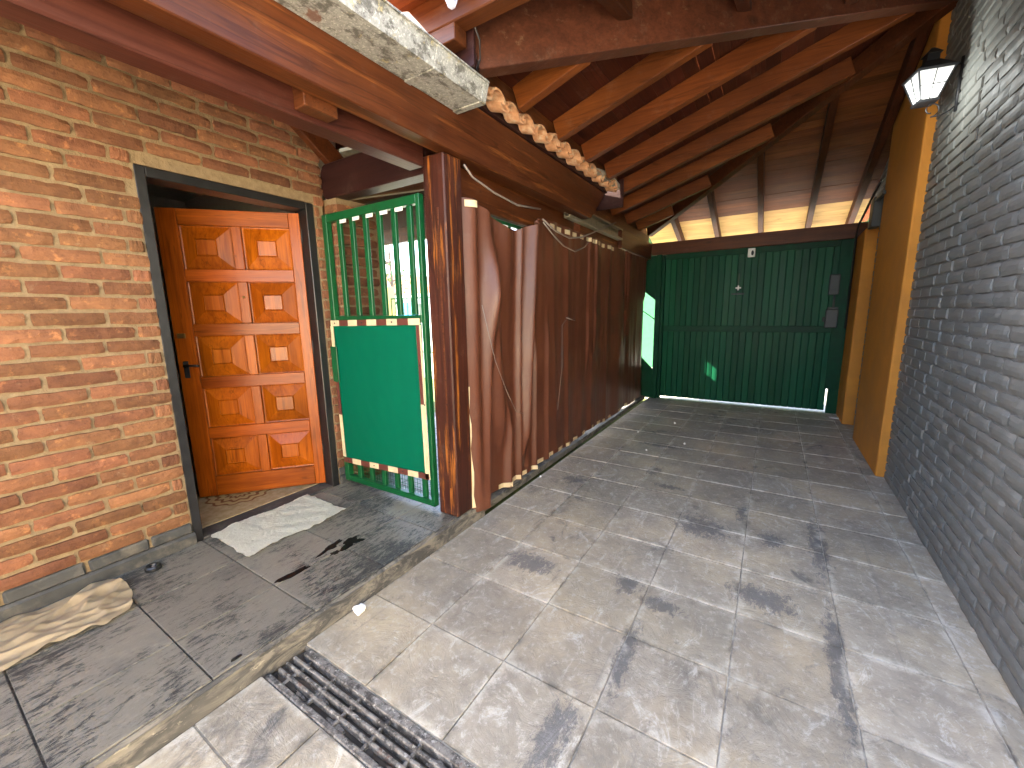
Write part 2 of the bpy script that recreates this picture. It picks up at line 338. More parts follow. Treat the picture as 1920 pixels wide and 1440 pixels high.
# rug with a medallion
g = G('rug'); tc = g.n('TexCoord').outputs['Object']; sep = g.n('SeparateXYZ'); g.set(sep.inputs[0], tc)
rr = g.n('VectorMath', operation='LENGTH'); mm = g.n('VectorMath', operation='MULTIPLY'); g.set(mm.inputs[0], tc); g.set(mm.inputs[1], (1, 1, 0)); g.set(rr.inputs[0], mm.outputs[0])
ang = g.math('ARCTAN2', sep.outputs[1], sep.outputs[0]); pet = g.math('MULTIPLY', g.math('SINE', g.math('MULTIPLY', ang, 12)), .012)
rad = g.math('ADD', g.math('ADD', rr.outputs['Value'], pet), g.math('MULTIPLY', g.noise(tc, 30, 4), .02))
ring = g.ramp(g.math('SINE', g.math('MULTIPLY', rad, 95)), .1, .6)
inside = g.ramp(rad, .215, .225, 1, 0)
c0 = g.mix(g.ramp(g.noise(tc, 20, 5), .4, .65), (.30, .22, .12), (.38, .30, .19))
c1 = g.mix(ring, (.36, .26, .13), (.17, .075, .03)); col = g.mix(inside, c0, c1)
M_RUG = g.out(col, .9, g.bump(g.noise(tc, 200, 2), .4, .003), .1)
# lantern glass
g = G('lantern_glass'); v = g.coord('Object', rnd=False); f = g.noise(v, 14, 4)
g.b.inputs['Alpha'].default_value = .55; g.b.inputs['Emission Strength'].default_value = .045; g.set(g.b.inputs['Emission Color'], g.mix(g.ramp(f, .35, .65), (.40, .43, .42), (1, 1, .97)))
M_GLOW = g.out((.8, .8, .78), .3)
g = G('lit_bulb'); g.b.inputs['Emission Strength'].default_value = 1.6; g.set(g.b.inputs['Emission Color'], (1, 1, .95)); M_BULB = g.out((.9, .9, .9), .4)
g = G('clear_plastic'); g.b.inputs['Transmission Weight'].default_value = .6; M_CLEAR = g.out((.75, .74, .80), .25)

# ================================================================ ground
def struct(name, a, b, mat, **k): return tag(box(name, a, b, mat, bev=0, **k), kind='structure')
struct('ground', (-60, -40, -.5), (60, 60, -.06), M_LAWN)
struct('driveway_bed', (-1.648, -1.2, -.058), (1.3, .657, -.008), M_GROUT)
struct('driveway_bed', (-1.648, .839, -.058), (1.3, 6.95, -.008), M_GROUT)
struct('yard_paving', (-1.649, -14, -.055), (1.3, -1.2, -.001), M_YARD)
struct('yard', (-9, -14, -.055), (-1.65, -1.51, .0), M_YARD)
struct('street', (-40, 7.75, -.055), (40, 40, -.01), M_STREET)
struct('pavement', (-40, 6.96, -.055), (40, 7.74, .0), M_STREET)
GX0, GY0, T = -.8415, 1.2215, .40
drv = tag(link('driveway', None) if False else thing('driveway', 'worn grey cement tile driveway running to the green gate', 'driveway'), kind='structure')
del drv['label']; del drv['category']
tile_me = cbox((T-.006, T-.006, .016), .002, M_TILE, .0008, 3)
for i in range(-2, 5):
    for j in range(-6, 15):
        xa, xb = GX0+i*T, GX0+(i+1)*T; ya, yb = GY0+j*T, GY0+(j+1)*T
        if i == 4: xb = 1.02
        if ya < .84 and yb > .66:
            if ya < .66: yb = .655
            else: ya = .842
        if j == 14: yb = 6.93
        o = link('floor_tile', tile_me, drv, ((xa+xb)/2, (ya+yb)/2, -.008+random.uniform(-.0016, .0016)),
                 (random.uniform(-.0015, .0015), random.uniform(-.0015, .0015), random.uniform(-.002, .002)))
        o.scale = ((xb-xa-.006)/(T-.006), (yb-ya-.006)/(T-.006), 1)
# porch platform
PZ = .095
plat = tag(thing('porch_floor', 'x', 'x'), kind='structure'); del plat['label']; del plat['category']
box('slab', (-2.98, -1.505, -.05), (-1.652, 2.2, PZ-.012), M_KERB, plat, 0)
box('slab', (-6, 2.2, -.05), (-1.80, 4.1, PZ-.012), M_KERB, plat, 0)
prism('kerb_edge', [(-1.672, -.02), (-1.640, -.02), (-1.648, .05), (-1.656, PZ-.012), (-1.666, PZ-.004), (-1.672, PZ-.004)], 'y', -1.505, 2.2, M_KERB, plat)
rows = [-1.5, -1.1, -.7, -.3, .10, .508, .922, 1.318, 1.722, 2.12, 2.5, 2.9, 3.3, 3.7, 4.1]
xs = [-2.846, -2.43, -2.02, -1.674]
for j in range(len(rows)-1):
    X = xs if rows[j] < 2.1 else [-3.7, -3.27, -2.846, -2.43, -2.02, -1.81]
    for i in range(len(X)-1):
        box('porch_tile', (X[i]+.003, rows[j]+.003, PZ-.014), (X[i+1]-.003, rows[j+1]-.003, PZ+random.uniform(-.001, .001)), M_SLATE, plat, .002)
# low ledge under the tarpaulin
prism('curtain_ledge', [(-1.86, -.02), (-1.695, -.02), (-1.70, .028), (-1.73, .034), (-1.86, .034)], 'y', 2.2, 6.78, M_KERB, plat)

# ================================================================ house brick wall
def rough_brick(L, H, mat, seed, D=.05, amp=.0032, rnd_=.0045, nu=7, nv=3):
    bm = bmesh.new(); rr_ = random.Random(seed); g_ = []
    for i in range(nu+1):
        row = []
        for j in range(nv+1):
            u, v = i/nu, j/nv; eu, ev = i in (0, nu), j in (0, nv)
            y = (u-.5)*L; z = (v-.5)*H; x = D/2+amp*.8*noise.noise((y*22+seed*7, z*40, seed))
            if eu: y += rr_.uniform(-amp, amp); x -= rnd_*rr_.uniform(.7, 1.3)
            if ev: z += rr_.uniform(-amp, amp)*.8; x -= rnd_*rr_.uniform(.6, 1.3)
            if eu and ev: y *= .985; z *= .95; x -= .002
            row.append(bm.verts.new((x, y, z)))
        g_.append(row)
    for i in range(nu):
        for j in range(nv): bm.faces.new((g_[i][j], g_[i+1][j], g_[i+1][j+1], g_[i][j+1]))
    loop = [g_[i][0] for i in range(nu+1)]+[g_[nu][j] for j in range(1, nv+1)]+[g_[i][nv] for i in range(nu-1, -1, -1)]+[g_[0][j] for j in range(nv-1, 0, -1)]
    back = [bm.verts.new((-D/2, v_.co.y*1.015, v_.co.z*1.05)) for v_ in loop]; n_ = len(loop)
    for k in range(n_): bm.faces.new((loop[k], loop[(k+1) % n_], back[(k+1) % n_], back[k]))
    return fin(bm, mat, False)
CH = .0735
hw = thing('house_wall', 'red brick house wall with the open wooden door', 'wall')
def ring_boxes(name, mat, parent, x0, x1, ys, zs, hole):
    (y0, y1), (z0, z1), (hy0, hy1, hz1) = ys, zs, hole
    box(name, (x0, y0, z0), (x1, hy0, z1), mat, parent, 0)
    box(name, (x0, hy1, z0), (x1, y1, z1), mat, parent, 0)
    box(name, (x0, hy0, hz1), (x1, hy1, z1), mat, parent, 0)
DY0, DY1, DZ1 = .885, 1.885, 2.222
ring_boxes('mortar_bed', M_MORTAR, hw, -3.0, -2.8555, (-1.5, 1.955), (0, 3.0), (DY0+.006, DY1-.006, DZ1+.004))
BL = .246; BP = .262
bvars = [rough_brick(BL, .057, M_BRICK, s) for s in range(12)]
def gz(y, z): return 0
z = .262; c = 0
while z < 2.95:
    y = -.62-(BP/2 if c % 2 else 0)+random.uniform(-.012, .012)
    while y < 1.955:
        L = BL+random.uniform(-.014, .012)
        a, b = y, y+L; y = b+random.uniform(.012, .02)
        segs = [(a, min(b, 1.962))]
        if z-.028 < DZ1:
            segs = []
            e0 = DY0+random.uniform(-.012, .006); e1 = DY1+random.uniform(-.004, .01)
            if a < e0: segs.append((a, min(b, e0)))
            if b > e1: segs.append((max(a, e1), min(b, 1.962)))
        for sa, sb in segs:
            if sb-sa < .03: continue
            o = link('brick', random.choice(bvars), hw, (-2.866+random.uniform(-.003, .004), (sa+sb)/2, z+random.uniform(-.003, .003)),
                     (random.uniform(-.012, .012), 0, random.uniform(-.01, .01)), (1, (sb-sa)/BL, 1+random.uniform(-.06, .05)))
    z += CH; c += 1
# painted lowest course and skirting
y = -.62; 
gv = [cbox((.05, BL, .062), .009, M_SKIRT, .003, 40+s) for s in range(4)]
while y < .87:
    b = min(y+BL+random.uniform(-.01, .02), .885)
    if b-y > .03: link('painted_brick', random.choice(gv), hw, (-2.862, (y+b)/2, .196), (0, 0, 0), (1, (b-y)/BL, 1))
    y = b+.014
box('painted_brick', (-2.89, 1.885, .165), (-2.842, 1.96, .225), M_SKIRT, hw, .006)
prism('skirting', [(-2.853, PZ-.03), (-2.826, PZ-.03), (-2.826, .152), (-2.838, .164), (-2.853, .166)], 'y', -1.5, .892, M_SKIRT, hw)
prism('skirting', [(-2.853, PZ-.03), (-2.828, PZ-.03), (-2.828, .152), (-2.838, .164), (-2.853, .166)], 'y', 1.886, 1.955, M_SKIRT, hw)
# stub of wall behind the porch gate
wp = thing('brick_pier', 'rough red brick pier behind the green porch gate', 'pier')
box('mortar_bed', (-3.0, 1.983, 0), (-2.728, 2.36, 2.27), M_MORTAR, wp, 0)
z = .14; c = 0
while z < 2.25:
    s = random.uniform(-.02, .02) + (.018 if c % 2 else -.012)
    link('brick', random.choice(bvars), wp, (-2.735+s*.6, 2.14, z), (0, 0, 0), (1.0, 1.3, 1))
    link('brick', random.choice(bvars), wp, (-2.80+s*.5, 1.998, z), (0, 0, -math.pi/2), (1, .55, 1))
    z += CH; c += 1

# door frame
df = thing('door_frame', 'black painted timber frame around the house doorway', 'door frame')
box('jamb', (-2.995, DY0+.004, PZ-.01), (-2.852, DY0+.052, DZ1), M_BLACK, df, .004)
box('jamb', (-2.995, DY1-.062, PZ-.01), (-2.852, DY1-.004, DZ1), M_BLACK, df, .004)
box('head', (-2.995, DY0+.0525, DZ1-.05), (-2.853, DY1-.0625, DZ1), M_BLACK, df, .004)
box('sill', (-2.995, DY0+.0525, PZ-.02), (-2.86, DY1-.0625, PZ+.006), M_SKIRT, df, .003)
for k in range(3): box('hinge', (-2.955, DY1-.068, .35+k*.8), (-2.93, DY1-.0615, .45+k*.8), M_IRON, df, .002)
# door leaf
DW, DH = .868, 2.045
dl = thing('front_door', 'varnished orange wooden door with ten raised panels, standing ajar', 'door', (-2.935, 1.815, PZ+.018), math.radians(-41.5))
ph = .29; mid = .062
stile = .072; fstile = .118
pw = (DW-stile-fstile-mid)/2
box('stile', (-.045, -stile, 0), (0, 0, DH), M_DOORV, dl, .003)
box('stile', (-.045, -DW, 0), (0, -DW+fstile, DH), M_DOORV, dl, .003)
zcur = .150; pan = []
gap = (DH-.150-.105-5*ph)/4
box('rail', (-.044, -DW+fstile+.001, 0), (-.001, -stile-.001, .150), M_DOORH, dl, .003)
for k in range(5):
    pan.append((zcur, zcur+ph)); zcur += ph
    hgt = gap if k < 4 else .105
    box('rail', (-.044, -DW+fstile+.001, zcur), (-.001, -stile-.001, zcur+hgt), M_DOORH, dl, .003); zcur += hgt
pbm = None
for (za, zb) in pan:
    box('muntin', (-.043, -stile-pw-mid+.001, za+.001), (-.002, -stile-pw-.001, zb-.001), M_DOORV, dl, .003)
    for ya in (-stile-pw, -DW+fstile):
        if pbm is None:
            bm = bmesh.new(); h = (zb-za)/2; wv = pw/2
            lv = [(-.030, 1, 1), (-.016, 1, 1), (-.018, .955, .955), (.016, .42, .40), (.010, .40, .375), (.018, .36, .335)]
            R = []
            for x, a, b in lv: R.append([bm.verts.new((x, sy*wv*a, sz*h*b)) for sy, sz in ((-1, -1), (1, -1), (1, 1), (-1, 1))])
            for A, B in zip(R, R[1:]):
                for q in range(4): bm.faces.new((A[q], A[(q+1) % 4], B[(q+1) % 4], B[q]))
            bm.faces.new(R[0]); bm.faces.new(R[-1]); pbm = fin(bm, M_DOORP)
        link('raised_panel', pbm, dl, (-.012, ya+pw/2, (za+zb)/2))
box('lock_plate', (-.001, -DW+.03, .90), (.006, -DW+.062, 1.02), M_IRON, dl, .002)
box('lock_plate', (-.001, -DW+.02, 1.18), (.008, -DW+.07, 1.215), M_HW, dl, .002)
tube('door_handle', [(0, -DW+.046, .99), (.035, -DW+.046, .99), (.04, -DW+.10, .99), (.04, -DW+.14, .985)], .008, M_IRON, dl)
tube('peephole', [(-.01, -stile-pw-mid/2, 1.46), (.006, -stile-pw-mid/2, 1.46)], .009, M_HW, dl, 10)
# room behind
room = tag(thing('interior_room', 'x', 'x'), kind='structure'); del room['label']; del room['category']
box('room_floor', (-5.6, -.6, PZ-.05), (-2.996, 2.25, PZ-.004), M_STREET, room, 0)
box('room_wall', (-5.7, -.6, PZ-.004), (-5.6, 2.25, 2.7), M_PALE, room, 0)
box('room_wall', (-5.6, 2.15, PZ-.004), (-3.0, 2.25, 2.7), M_PALE, room, 0)
box('room_wall', (-5.6, -.7, PZ-.004), (-3.0, -.6, 2.7), M_PALE, room, 0)
box('room_wall', (-3.07, 1.90, PZ-.004), (-3.002, 2.149, 2.7), M_PALE, room, 0)
box('room_ceiling', (-5.7, -.7, 2.7), (-3.002, 2.25, 2.78), M_PALE, room, 0)
box('ceiling_beam', (-5.6, 1.05, 2.42), (-3.1, 1.25, 2.7), M_DARKX, room, .004)
tag(box('rug', (-3.72, .92, PZ+.0), (-3.0, 1.82, PZ+.008), M_RUG, None, .002), 'brown medallion rug on the floor inside the doorway', 'rug')

# ================================================================ loose things on the porch
def rag(u, v):
    e = .018*math.sin(9*u+2)+.012*noise.noise((u*7, 1.3, 0)); e2 = .014*noise.noise((v*6, 9.1, 2))
    y = .968+e2*2+(1.612-.968+.02*noise.noise((v*8, 4, 4)))*u; x = -2.845+(.46+.014*noise.noise((u*14, 3, 2)))*v+e*.7
    return (x, y, PZ+.019+.005*noise.noise((x*14, y*14, 0))+.003*noise.noise((x*60, y*60, 5)))
tag(sheet('floor_mat', rag, 90, 60, M_MAT, None, -.017), 'white ragged cotton mat lying at the door sill', 'mat')
def clo(u, v):
    edge = .05*math.sin(v*3.6)+.02*noise.noise((v*5, 7, 0))
    y = -.55+(1.06-.02+edge*.8)*u; x = -2.80+.385*v+.045*noise.noise((u*6, 3, 1))*(v-.2)+.02*noise.noise((u*17, 5, 1))*v
    fold = .030*math.exp(-((v-.28-.1*math.sin(u*4))/.07)**2)*(.4+.6*u)+.026*math.exp(-((v-.55+.25*(u-.7))/.06)**2)*math.exp(-((u-.62)/.25)**2)
    fold += .035*math.exp(-((u-.86)/.035)**2-((v-.3)/.2)**2)+.02*math.exp(-((v-.93)/.05)**2)*math.exp(-((u-.6)/.15)**2)
    return (x, y, PZ+.007+fold*.34+.022*max(0, .22-abs(noise.noise((x*6+y*2.5, y*5, 9))))*3+.014*max(0, .2-abs(noise.noise((x*9-y*3, y*3+x*2, 4))))*3+.006*abs(noise.noise((x*11, y*6, 2)))+.003*noise.noise((x*40, y*25, 2)))
tag(sheet('floor_cloth', clo, 140, 60, M_CLOTH, None, -.004), 'crumpled beige cloth on the porch floor along the skirting', 'cloth')
def blob(name, cx, cy, z, r, mat, seed, hx=1, hy=1, h=.003, n=22, rough=.5, rot=0):
    bm = bmesh.new(); top = []; bot = []
    for k in range(n):
        a = 2*math.pi*k/n; q = r*(1+rough*noise.noise((math.cos(a)*1.7+seed, math.sin(a)*1.7, seed))+.2*rough*noise.noise((math.cos(a)*6, math.sin(a)*6, seed)))
        x, y = q*hx*math.cos(a), q*hy*math.sin(a); x, y = x*math.cos(rot)-y*math.sin(rot), x*math.sin(rot)+y*math.cos(rot)
        bot.append(bm.verts.new((x, y, 0))); top.append(bm.verts.new((x*.94, y*.94, h)))
    for k in range(n): bm.faces.new((bot[k], bot[(k+1) % n], top[(k+1) % n], top[k]))
    bm.faces.new(top); bm.faces.new(bot)
    return link(name, fin(bm, mat), None, (cx, cy, z))
sp = thing('liquid_spill', 'dark wet spill with a tail, on the porch tiles beside the white mat', 'spill', (-2.03, 1.33, PZ+.0012))
for i, (cx, cy, r, hx, hy, ro, sd) in enumerate([(0.0, .045, .062, .8, 1.1, .2, 3), (-.055, -.06, .030, .75, 2.4, .25, 5), (.015, -.075, .016, 1, 1.5, 0, 8)]):
    b_ = blob('puddle', cx, cy, 0, r, M_SPILL, sd, hx, hy, .0022+.0003*i, 30, .9, ro); b_.parent = sp
tag(blob('liquid_spill', -2.03, 1.02, PZ+.0012, .04, M_SPILL, 12.5, .5, 1.9, .002, 26, .9, -.1), 'small elongated dark spill on the porch tiles between mat and kerb', 'spill')
cap = thing('drain_cap', 'round black plastic cap with a pale centre, lying by the skirting', 'cap', (-2.735, .655, PZ+.001))
bm = bmesh.new()
prof = [(.0, .010), (.012, .010), (.018, .022), (.030, .024), (.036, .016), (.037, 0), (.0, 0)]
rg = [[bm.verts.new((r*math.cos(a*math.pi/9), r*math.sin(a*math.pi/9), zz_)) for a in range(18)] for r, zz_ in prof[1:-1]]
for A, B in zip(rg, rg[1:]):
    for k in range(18): bm.faces.new((A[k], A[(k+1) % 18], B[(k+1) % 18], B[k]))
bm.faces.new(rg[0]); bm.faces.new(rg[-1]); link('ring', fin(bm, M_RUBBER, False), cap)
tube('centre', [(0, 0, .008), (0, 0, .0135)], .008, M_WHITE, cap, 10)
tag(blob('debris_chip', -1.70, .60, PZ+.001, .012, M_RUBBER, 4, .6, 1.6, .006, 10, .4), 'tiny black chip lying on the kerb edge near the drain', 'debris')
bm = bmesh.new(); bmesh.ops.create_icosphere(bm, subdivisions=3, radius=.023)
for v_ in bm.verts: v_.co *= 1+.7*noise.noise(v_.co*60); v_.co.z *= .8
mn = min(v_.co.z for v_ in bm.verts)
tag(link('paper_ball', fin(bm, M_PAPER), None, (-1.592, 1.09, -mn)), 'crumpled white scrap of paper on the driveway against the kerb', 'paper')
crn = [(-.95, 5.35, .013), (-1.25, 4.75, .010), (-.70, 4.55, .012), (-1.0, 4.15, .009), (-1.72+.1, 3.0, .010)]
for i, (x, y, r) in enumerate(crn):
    bm = bmesh.new(); bmesh.ops.create_icosphere(bm, subdivisions=1, radius=r)
    for v_ in bm.verts: v_.co *= 1+.5*noise.noise(v_.co*90+Vector((i, 0, 0)))
    tag(link('paper_crumb', fin(bm, M_PAPER), None, (x, y, r*.75)), 'tiny white crumb of paper on the driveway tiles', 'debris', 'crumbs scattered on the driveway')

# ================================================================ floor drain
dr = thing('floor_drain', 'long rusty steel drain grate set across the driveway', 'drain')
box('pit', (-1.64, .6575, -.0585), (.98, .8385, -.030), M_MUD, dr, 0)
box('rim', (-1.625, .658, -.045), (.98, .682, .001), M_GRATE, dr, .004, jit=.001, seed=2)
box('rim', (-1.600, .806, -.045), (.98, .838, .001), M_GRATE, dr, .004, jit=.001, seed=3)
for k, yb in enumerate((.708, .740, .772)):
    box('grate_bar', (-1.62, yb, -.03), (.98, yb+.013, -.002+.001*k), M_GRATE, dr, .003)
for k in range(16):
    x = -1.55+k*.16
    box('cross_bar', (x+.001, .682, -.026), (x+.016, .806, -.009), M_GRATE, dr, .003)
for s_ in range(22):
    x, y = random.uniform(-1.55, -.2), random.choice((.695, .728, .760, .793))
    b_ = blob('mud_clump', x, y, -.031, .026, M_GRATE if s_ % 3 == 0 else M_MUD, s_+.3, random.uniform(1.5, 4), .40, random.uniform(.008, .019), 14, .8); b_.parent = dr

# ================================================================ right wall
WR = math.atan(.0186)
rw = thing('grey_brick_wall', 'long brick wall painted glossy grey with the lantern on it', 'wall', (.815, 0, 0), -WR)
ROOF = 3.62
box('mortar_bed', (.0068, -.355, -.05), (.22, 7.0, ROOF), M_GMORT, rw, 0)
rb = [rough_brick(.238, .060, M_GBRICK, 60+s, amp=.0025, rnd_=.0045) for s in range(10)]
RC = .0705; items = []
z = .034; c = 0
while z < ROOF-.03:
    y = -.3-(.125 if c % 2 else 0)+random.uniform(-.02, .02)
    while y < 6.9:
        L = .236+random.uniform(-.02, .015)
        items.append((z+random.uniform(-.0025, .0025), y+L/2, L)); y += L+random.uniform(.009, .015)
    z += RC; c += 1
def big(it):
    zz_, yy, L = it
    if yy < 1.9 or zz_ > .9*yy+.6 or zz_ < 1.43-.72*yy: return -1/(abs(yy)+1)
    return 1/(yy*yy)
items.sort(key=big, reverse=True)
for zz_, yy, L in items[:300]:
    link('brick', random.choice(rb), rw, (.022+random.uniform(-.002, .002), yy, zz_), (random.uniform(-.008, .008), 0, math.pi+random.uniform(-.008, .008)), (1, L/.238, 1))
bm = bmesh.new()
for zz_, yy, L in items[300:]:
    vs = bxm(bm, (-.003+random.uniform(-.002, .002), yy-L/2, zz_-.030), (.03, yy+L/2, zz_+.030))
bmesh.ops.bevel(bm, geom=[e for e in bm.edges if all(v_.co.x < .02 for v_ in e.verts)], offset=.006, segments=1, affect='EDGES')
rest = link('brick_courses', fin(bm, M_GBRICK), rw); rest['kind'] = 'stuff'
yw = tag(box('bounce_wall', (.80, -9, -.05), (1.0, -.36, 2.3), M_WPLAST, None, .01), 'white wall added out of view to bounce sunlight into the carport', 'wall')  # unseen wall, added to bounce warm sunlight onto porch and near floor
tag(box('sky_block_wall', (-9.2, -6.3, -.05), (1.0, -6.1, 3.4), M_HOUSE, None, .01), 'pale wall added out of view to block the low sky', 'wall')  # unseen wall, added to keep low sky light off the upper bricks
# ochre pilasters
def pilaster(y0, y1, xf, zt0, zt1, label):
    o = poly('ochre_pilaster', [(xf, y0, 0), (.98, y0, 0), (.98, y1, 0), (xf, y1, 0), (xf, y0, zt0), (.98, y0, zt0), (.98, y1, zt1), (xf, y1, zt1)],
             [(0, 1, 2, 3), (4, 5, 6, 7), (0, 1, 5, 4), (1, 2, 6, 5), (2, 3, 7, 6), (3, 0, 4, 7)], M_ORANGE)
    md = o.modifiers.new('bevel', 'BEVEL'); md.width = .012; md.segments = 2
    return tag(o, label, 'pilaster', 'ochre pilasters on the grey wall')
pilaster(4.42, 5.62, .838, 3.52, 3.14, 'broad ochre pilaster on the grey wall beside the lantern')
pilaster(6.28, 6.84, .815, 2.30, 2.28, 'narrow ochre pilaster next to the garage gate boxes')
box('x', (0, 0, 0), (.01, .01, .01), M_ORANGE) if False else None

# ================================================================ carport roof
cr = thing('carport_roof', 'dark wooden hip roof with orange rafters over the driveway', 'roof')
SL = .325
def LZ(x): return 3.18+SL*x
NH = 3.443
AP = Vector((.88, .88+NH, LZ(.88)))
E1 = Vector((-1.62, 6.82, LZ(-1.62)))
def farhip_x(y): return E1.x+(y-E1.y)*(AP.x-E1.x)/(AP.y-E1.y)
def farhip_y(x): return E1.y+(x-E1.x)*(AP.y-E1.y)/(AP.x-E1.x)
FS = (AP.z-E1.z)/(E1.y-AP.y)
def FZ(y): return E1.z+(E1.y-y)*FS
def nearhip_x(y): return y-NH
upL = Vector((-SL, 0, 1)).normalized(); upF = Vector((0, FS, 1)).normalized()
RH = .145; RW = .07
def lbar(name, y, x0, x1, wid, hei, mat):
    off = upL*hei/2
    return bar(name, Vector((x0, y, LZ(x0)))+off, Vector((x1, y, LZ(x1)))+off, wid, hei, mat, cr, .004, upL)
XL = lambda y: -1.47 if y < 4.55 else -1.80
for y in (2.49, 3.06, 3.60, 4.17, 4.73, 5.28, 5.92, 6.45):
    x1 = min(nearhip_x(y)-.06, farhip_x(y)-.05)
    lbar('rafter', y, XL(y), x1, RW, RH, M_RAFT)
# far slope rafters
for x in (-1.36, -.82, -.25, .32, .78):
    y1 = farhip_y(x)+.06; off = upF*RH/2
    bar('far_rafter', Vector((x, 7.6, FZ(7.6)))+off, Vector((x, y1, FZ(y1)))+off, RW*.9, RH, M_RAFTY, cr, .004, upF)
# hip beams
bar('hip_beam', E1+Vector((-.15, .15, -.0)), AP+Vector((0, 0, .05)), .085, .15, M_RAFTY, cr)
nb0 = Vector((-1.47, -1.47+NH, LZ(-1.47))); 
bar('hip_beam', nb0+Vector((0, 0, .15)), Vector((AP.x, AP.y, AP.z+.15)), .10, .32, M_HIP, cr)
# ceiling planks: left slope, running along the drive
PW = .098
def sloped_plank(name, pts, up, th, mat):
    up = Vector(up)*th; P = [Vector(p) for p in pts]; Q = [p+up for p in P]
    n = len(P); return poly(name, P+Q, [tuple(range(n)), tuple(range(2*n-1, n-1, -1))]+[(i, (i+1) % n, (i+1) % n+n, i+n) for i in range(n)], mat, cr)
x = -1.86
while x < AP.x-.02:
    xa, xb = x, min(x+PW-.001, AP.x)
    ya0 = xa+NH; yb0 = xb+NH
    if xa < -1.58: ya0 = yb0 = 4.56
    ya1 = farhip_y(xa); yb1 = farhip_y(xb)
    if xa < E1.x: ya1 = yb1 = 7.0 if xb < E1.x else 6.86
    zo = RH*1.05+random.uniform(0, .003)
    sloped_plank('ceiling_plank', [(xa, ya0-.02, LZ(xa)+zo), (xb, yb0-.02, LZ(xb)+zo), (xb, yb1, LZ(xb)+zo), (xa, ya1, LZ(xa)+zo)], upL, .016, M_PLKY)
    x += PW
# far slope planks, running across
y = AP.y+.02
while y < 7.62:
    ya, yb = y, y+PW-.001
    xa, xb = farhip_x(ya), farhip_x(yb); xa = max(xa, -1.86); xb = max(xb, -1.86)
    zo = RH*1.05+random.uniform(0, .003)
    sloped_plank('eave_plank' if ya > 6.98 else 'ceiling_plank', [(xa, ya, FZ(ya)+zo), (.93, ya, FZ(ya)+zo), (.93, yb, FZ(yb)+zo), (xb, yb, FZ(yb)+zo)], upF, .016, M_PLKLIT if ya > 6.98 else M_PLKX)
    y += PW
# near slope: fascia beam, rafters and planks
def NZ(y): return 3.0+.25*(y-2.45)
box('fascia_beam', (-1.75, 1.75, 2.81), (.93, 1.848, 3.08), M_BEAMX, cr, .006)
for x in (-.82, -.28, .26):
    y1 = x+NH-.075
    bar('near_rafter', (x, 1.85, NZ(1.85)+.06), (x, y1, NZ(y1)+.06), .07, .12, M_RAFTY, cr)
y = 1.60
while y < 4.3:
    ya, yb = y, y+PW-.001
    sloped_plank('ceiling_plank', [(max(ya-NH, -1.75), ya, NZ(ya)+.125), (.93, ya, NZ(ya)+.125), (.93, yb, NZ(yb)+.125), (max(yb-NH, -1.75), yb, NZ(yb)+.125)], (0, 0, 1), .016, M_PLKX)
    y += PW
# tile deck above, light tight
dk = [(-1.86, 4.56, LZ(-1.86)), (-1.86, 7.45, LZ(-1.86)), (E1.x, 7.45, FZ(7.45)+.0)]
bmd = bmesh.new()
def face(*p, dz=.20):
    vs = [bmd.verts.new((a, b, c_+dz)) for a, b, c_ in p]; bmd.faces.new(vs)
face((-1.56, 1.90, LZ(-1.56)), (AP.x, AP.y, AP.z), (E1.x, E1.y, E1.z), (-1.56, 6.76, LZ(-1.56)))
face((-1.88, 4.56, LZ(-1.88)), (-1.56, 4.56, LZ(-1.56)), (-1.56, 6.76, LZ(-1.56)), (E1.x, E1.y, E1.z), (-1.88, 7.15, LZ(-1.88)))
face((E1.x, E1.y, E1.z), (AP.x, AP.y, AP.z), (1.0, AP.y, AP.z), (1.0, 7.66, FZ(7.66)), (-1.88, 7.66, FZ(7.66)), (-1.88, 7.15, FZ(7.15)))
face((-1.78, 1.55, NZ(1.55)), (1.0, 1.55, NZ(1.55)), (1.0, 4.40, NZ(4.40)), (AP.x, 4.40, NZ(4.40)), (-1.78, 1.74, NZ(1.74)))
bmesh.ops.solidify(bmd, geom=bmd.faces[:], thickness=-.04)
link('tile_deck', fin(bmd, M_DECK), cr)
box('closing_board', (-1.545, 1.96, 2.74), (-1.52, 4.58, 2.835), M_BEAMY, cr, .003)  # closing boards added to stop sun and sky leaking past the porch eave
box('closing_board', (-2.3, 1.86, 2.66), (-1.37, 1.88, 3.4), M_DARKX, cr, .002)
box('leak_block', (-1.72, 1.752, 2.735), (-1.40, 1.846, 2.8095), M_BEAMX, cr, .004)  # added under the fascia to keep a stray sun patch off the wall
box('leak_board', (-1.885, 4.105, 2.45), (-1.8625, 7.2, 2.76), M_BEAMY, cr, .002)  # added to stop sun leaking in above the wall plate
box('closing_board', (-1.84, 4.56, 2.52), (-1.448, 4.58, 2.80), M_DARKX, cr, .003)
# wall plate over the tarpaulin with a steel channel in front
wpb = thing('wall_plate', 'dark timber plate above the brown tarpaulin', 'beam')
box('plate', (-1.86, 4.12, 2.19), (-1.745, 6.86, 2.575), M_BEAMY, wpb, .004)
box('block', (-1.74, 5.32, 2.21), (-1.69, 6.83, 2.45), M_BEAMY, wpb, .006)
ch = thing('steel_channel', 'aged pale steel channel along the top of the tarpaulin', 'channel')
prism('web', [(-1.742, 2.30), (-1.734, 2.30), (-1.734, 2.44), (-1.742, 2.44)], 'y', 3.72, 5.30, M_RAIL, ch)
prism('flange', [(-1.7335, 2.30), (-1.672, 2.30), (-1.672, 2.322), (-1.680, 2.322), (-1.680, 2.308), (-1.7335, 2.308)], 'y', 3.70, 5.30, M_RAIL, ch)
prism('flange', [(-1.7335, 2.432), (-1.672, 2.432), (-1.672, 2.415), (-1.680, 2.415), (-1.680, 2.424), (-1.7335, 2.424)], 'y', 3.70, 5.30, M_RAIL, ch)

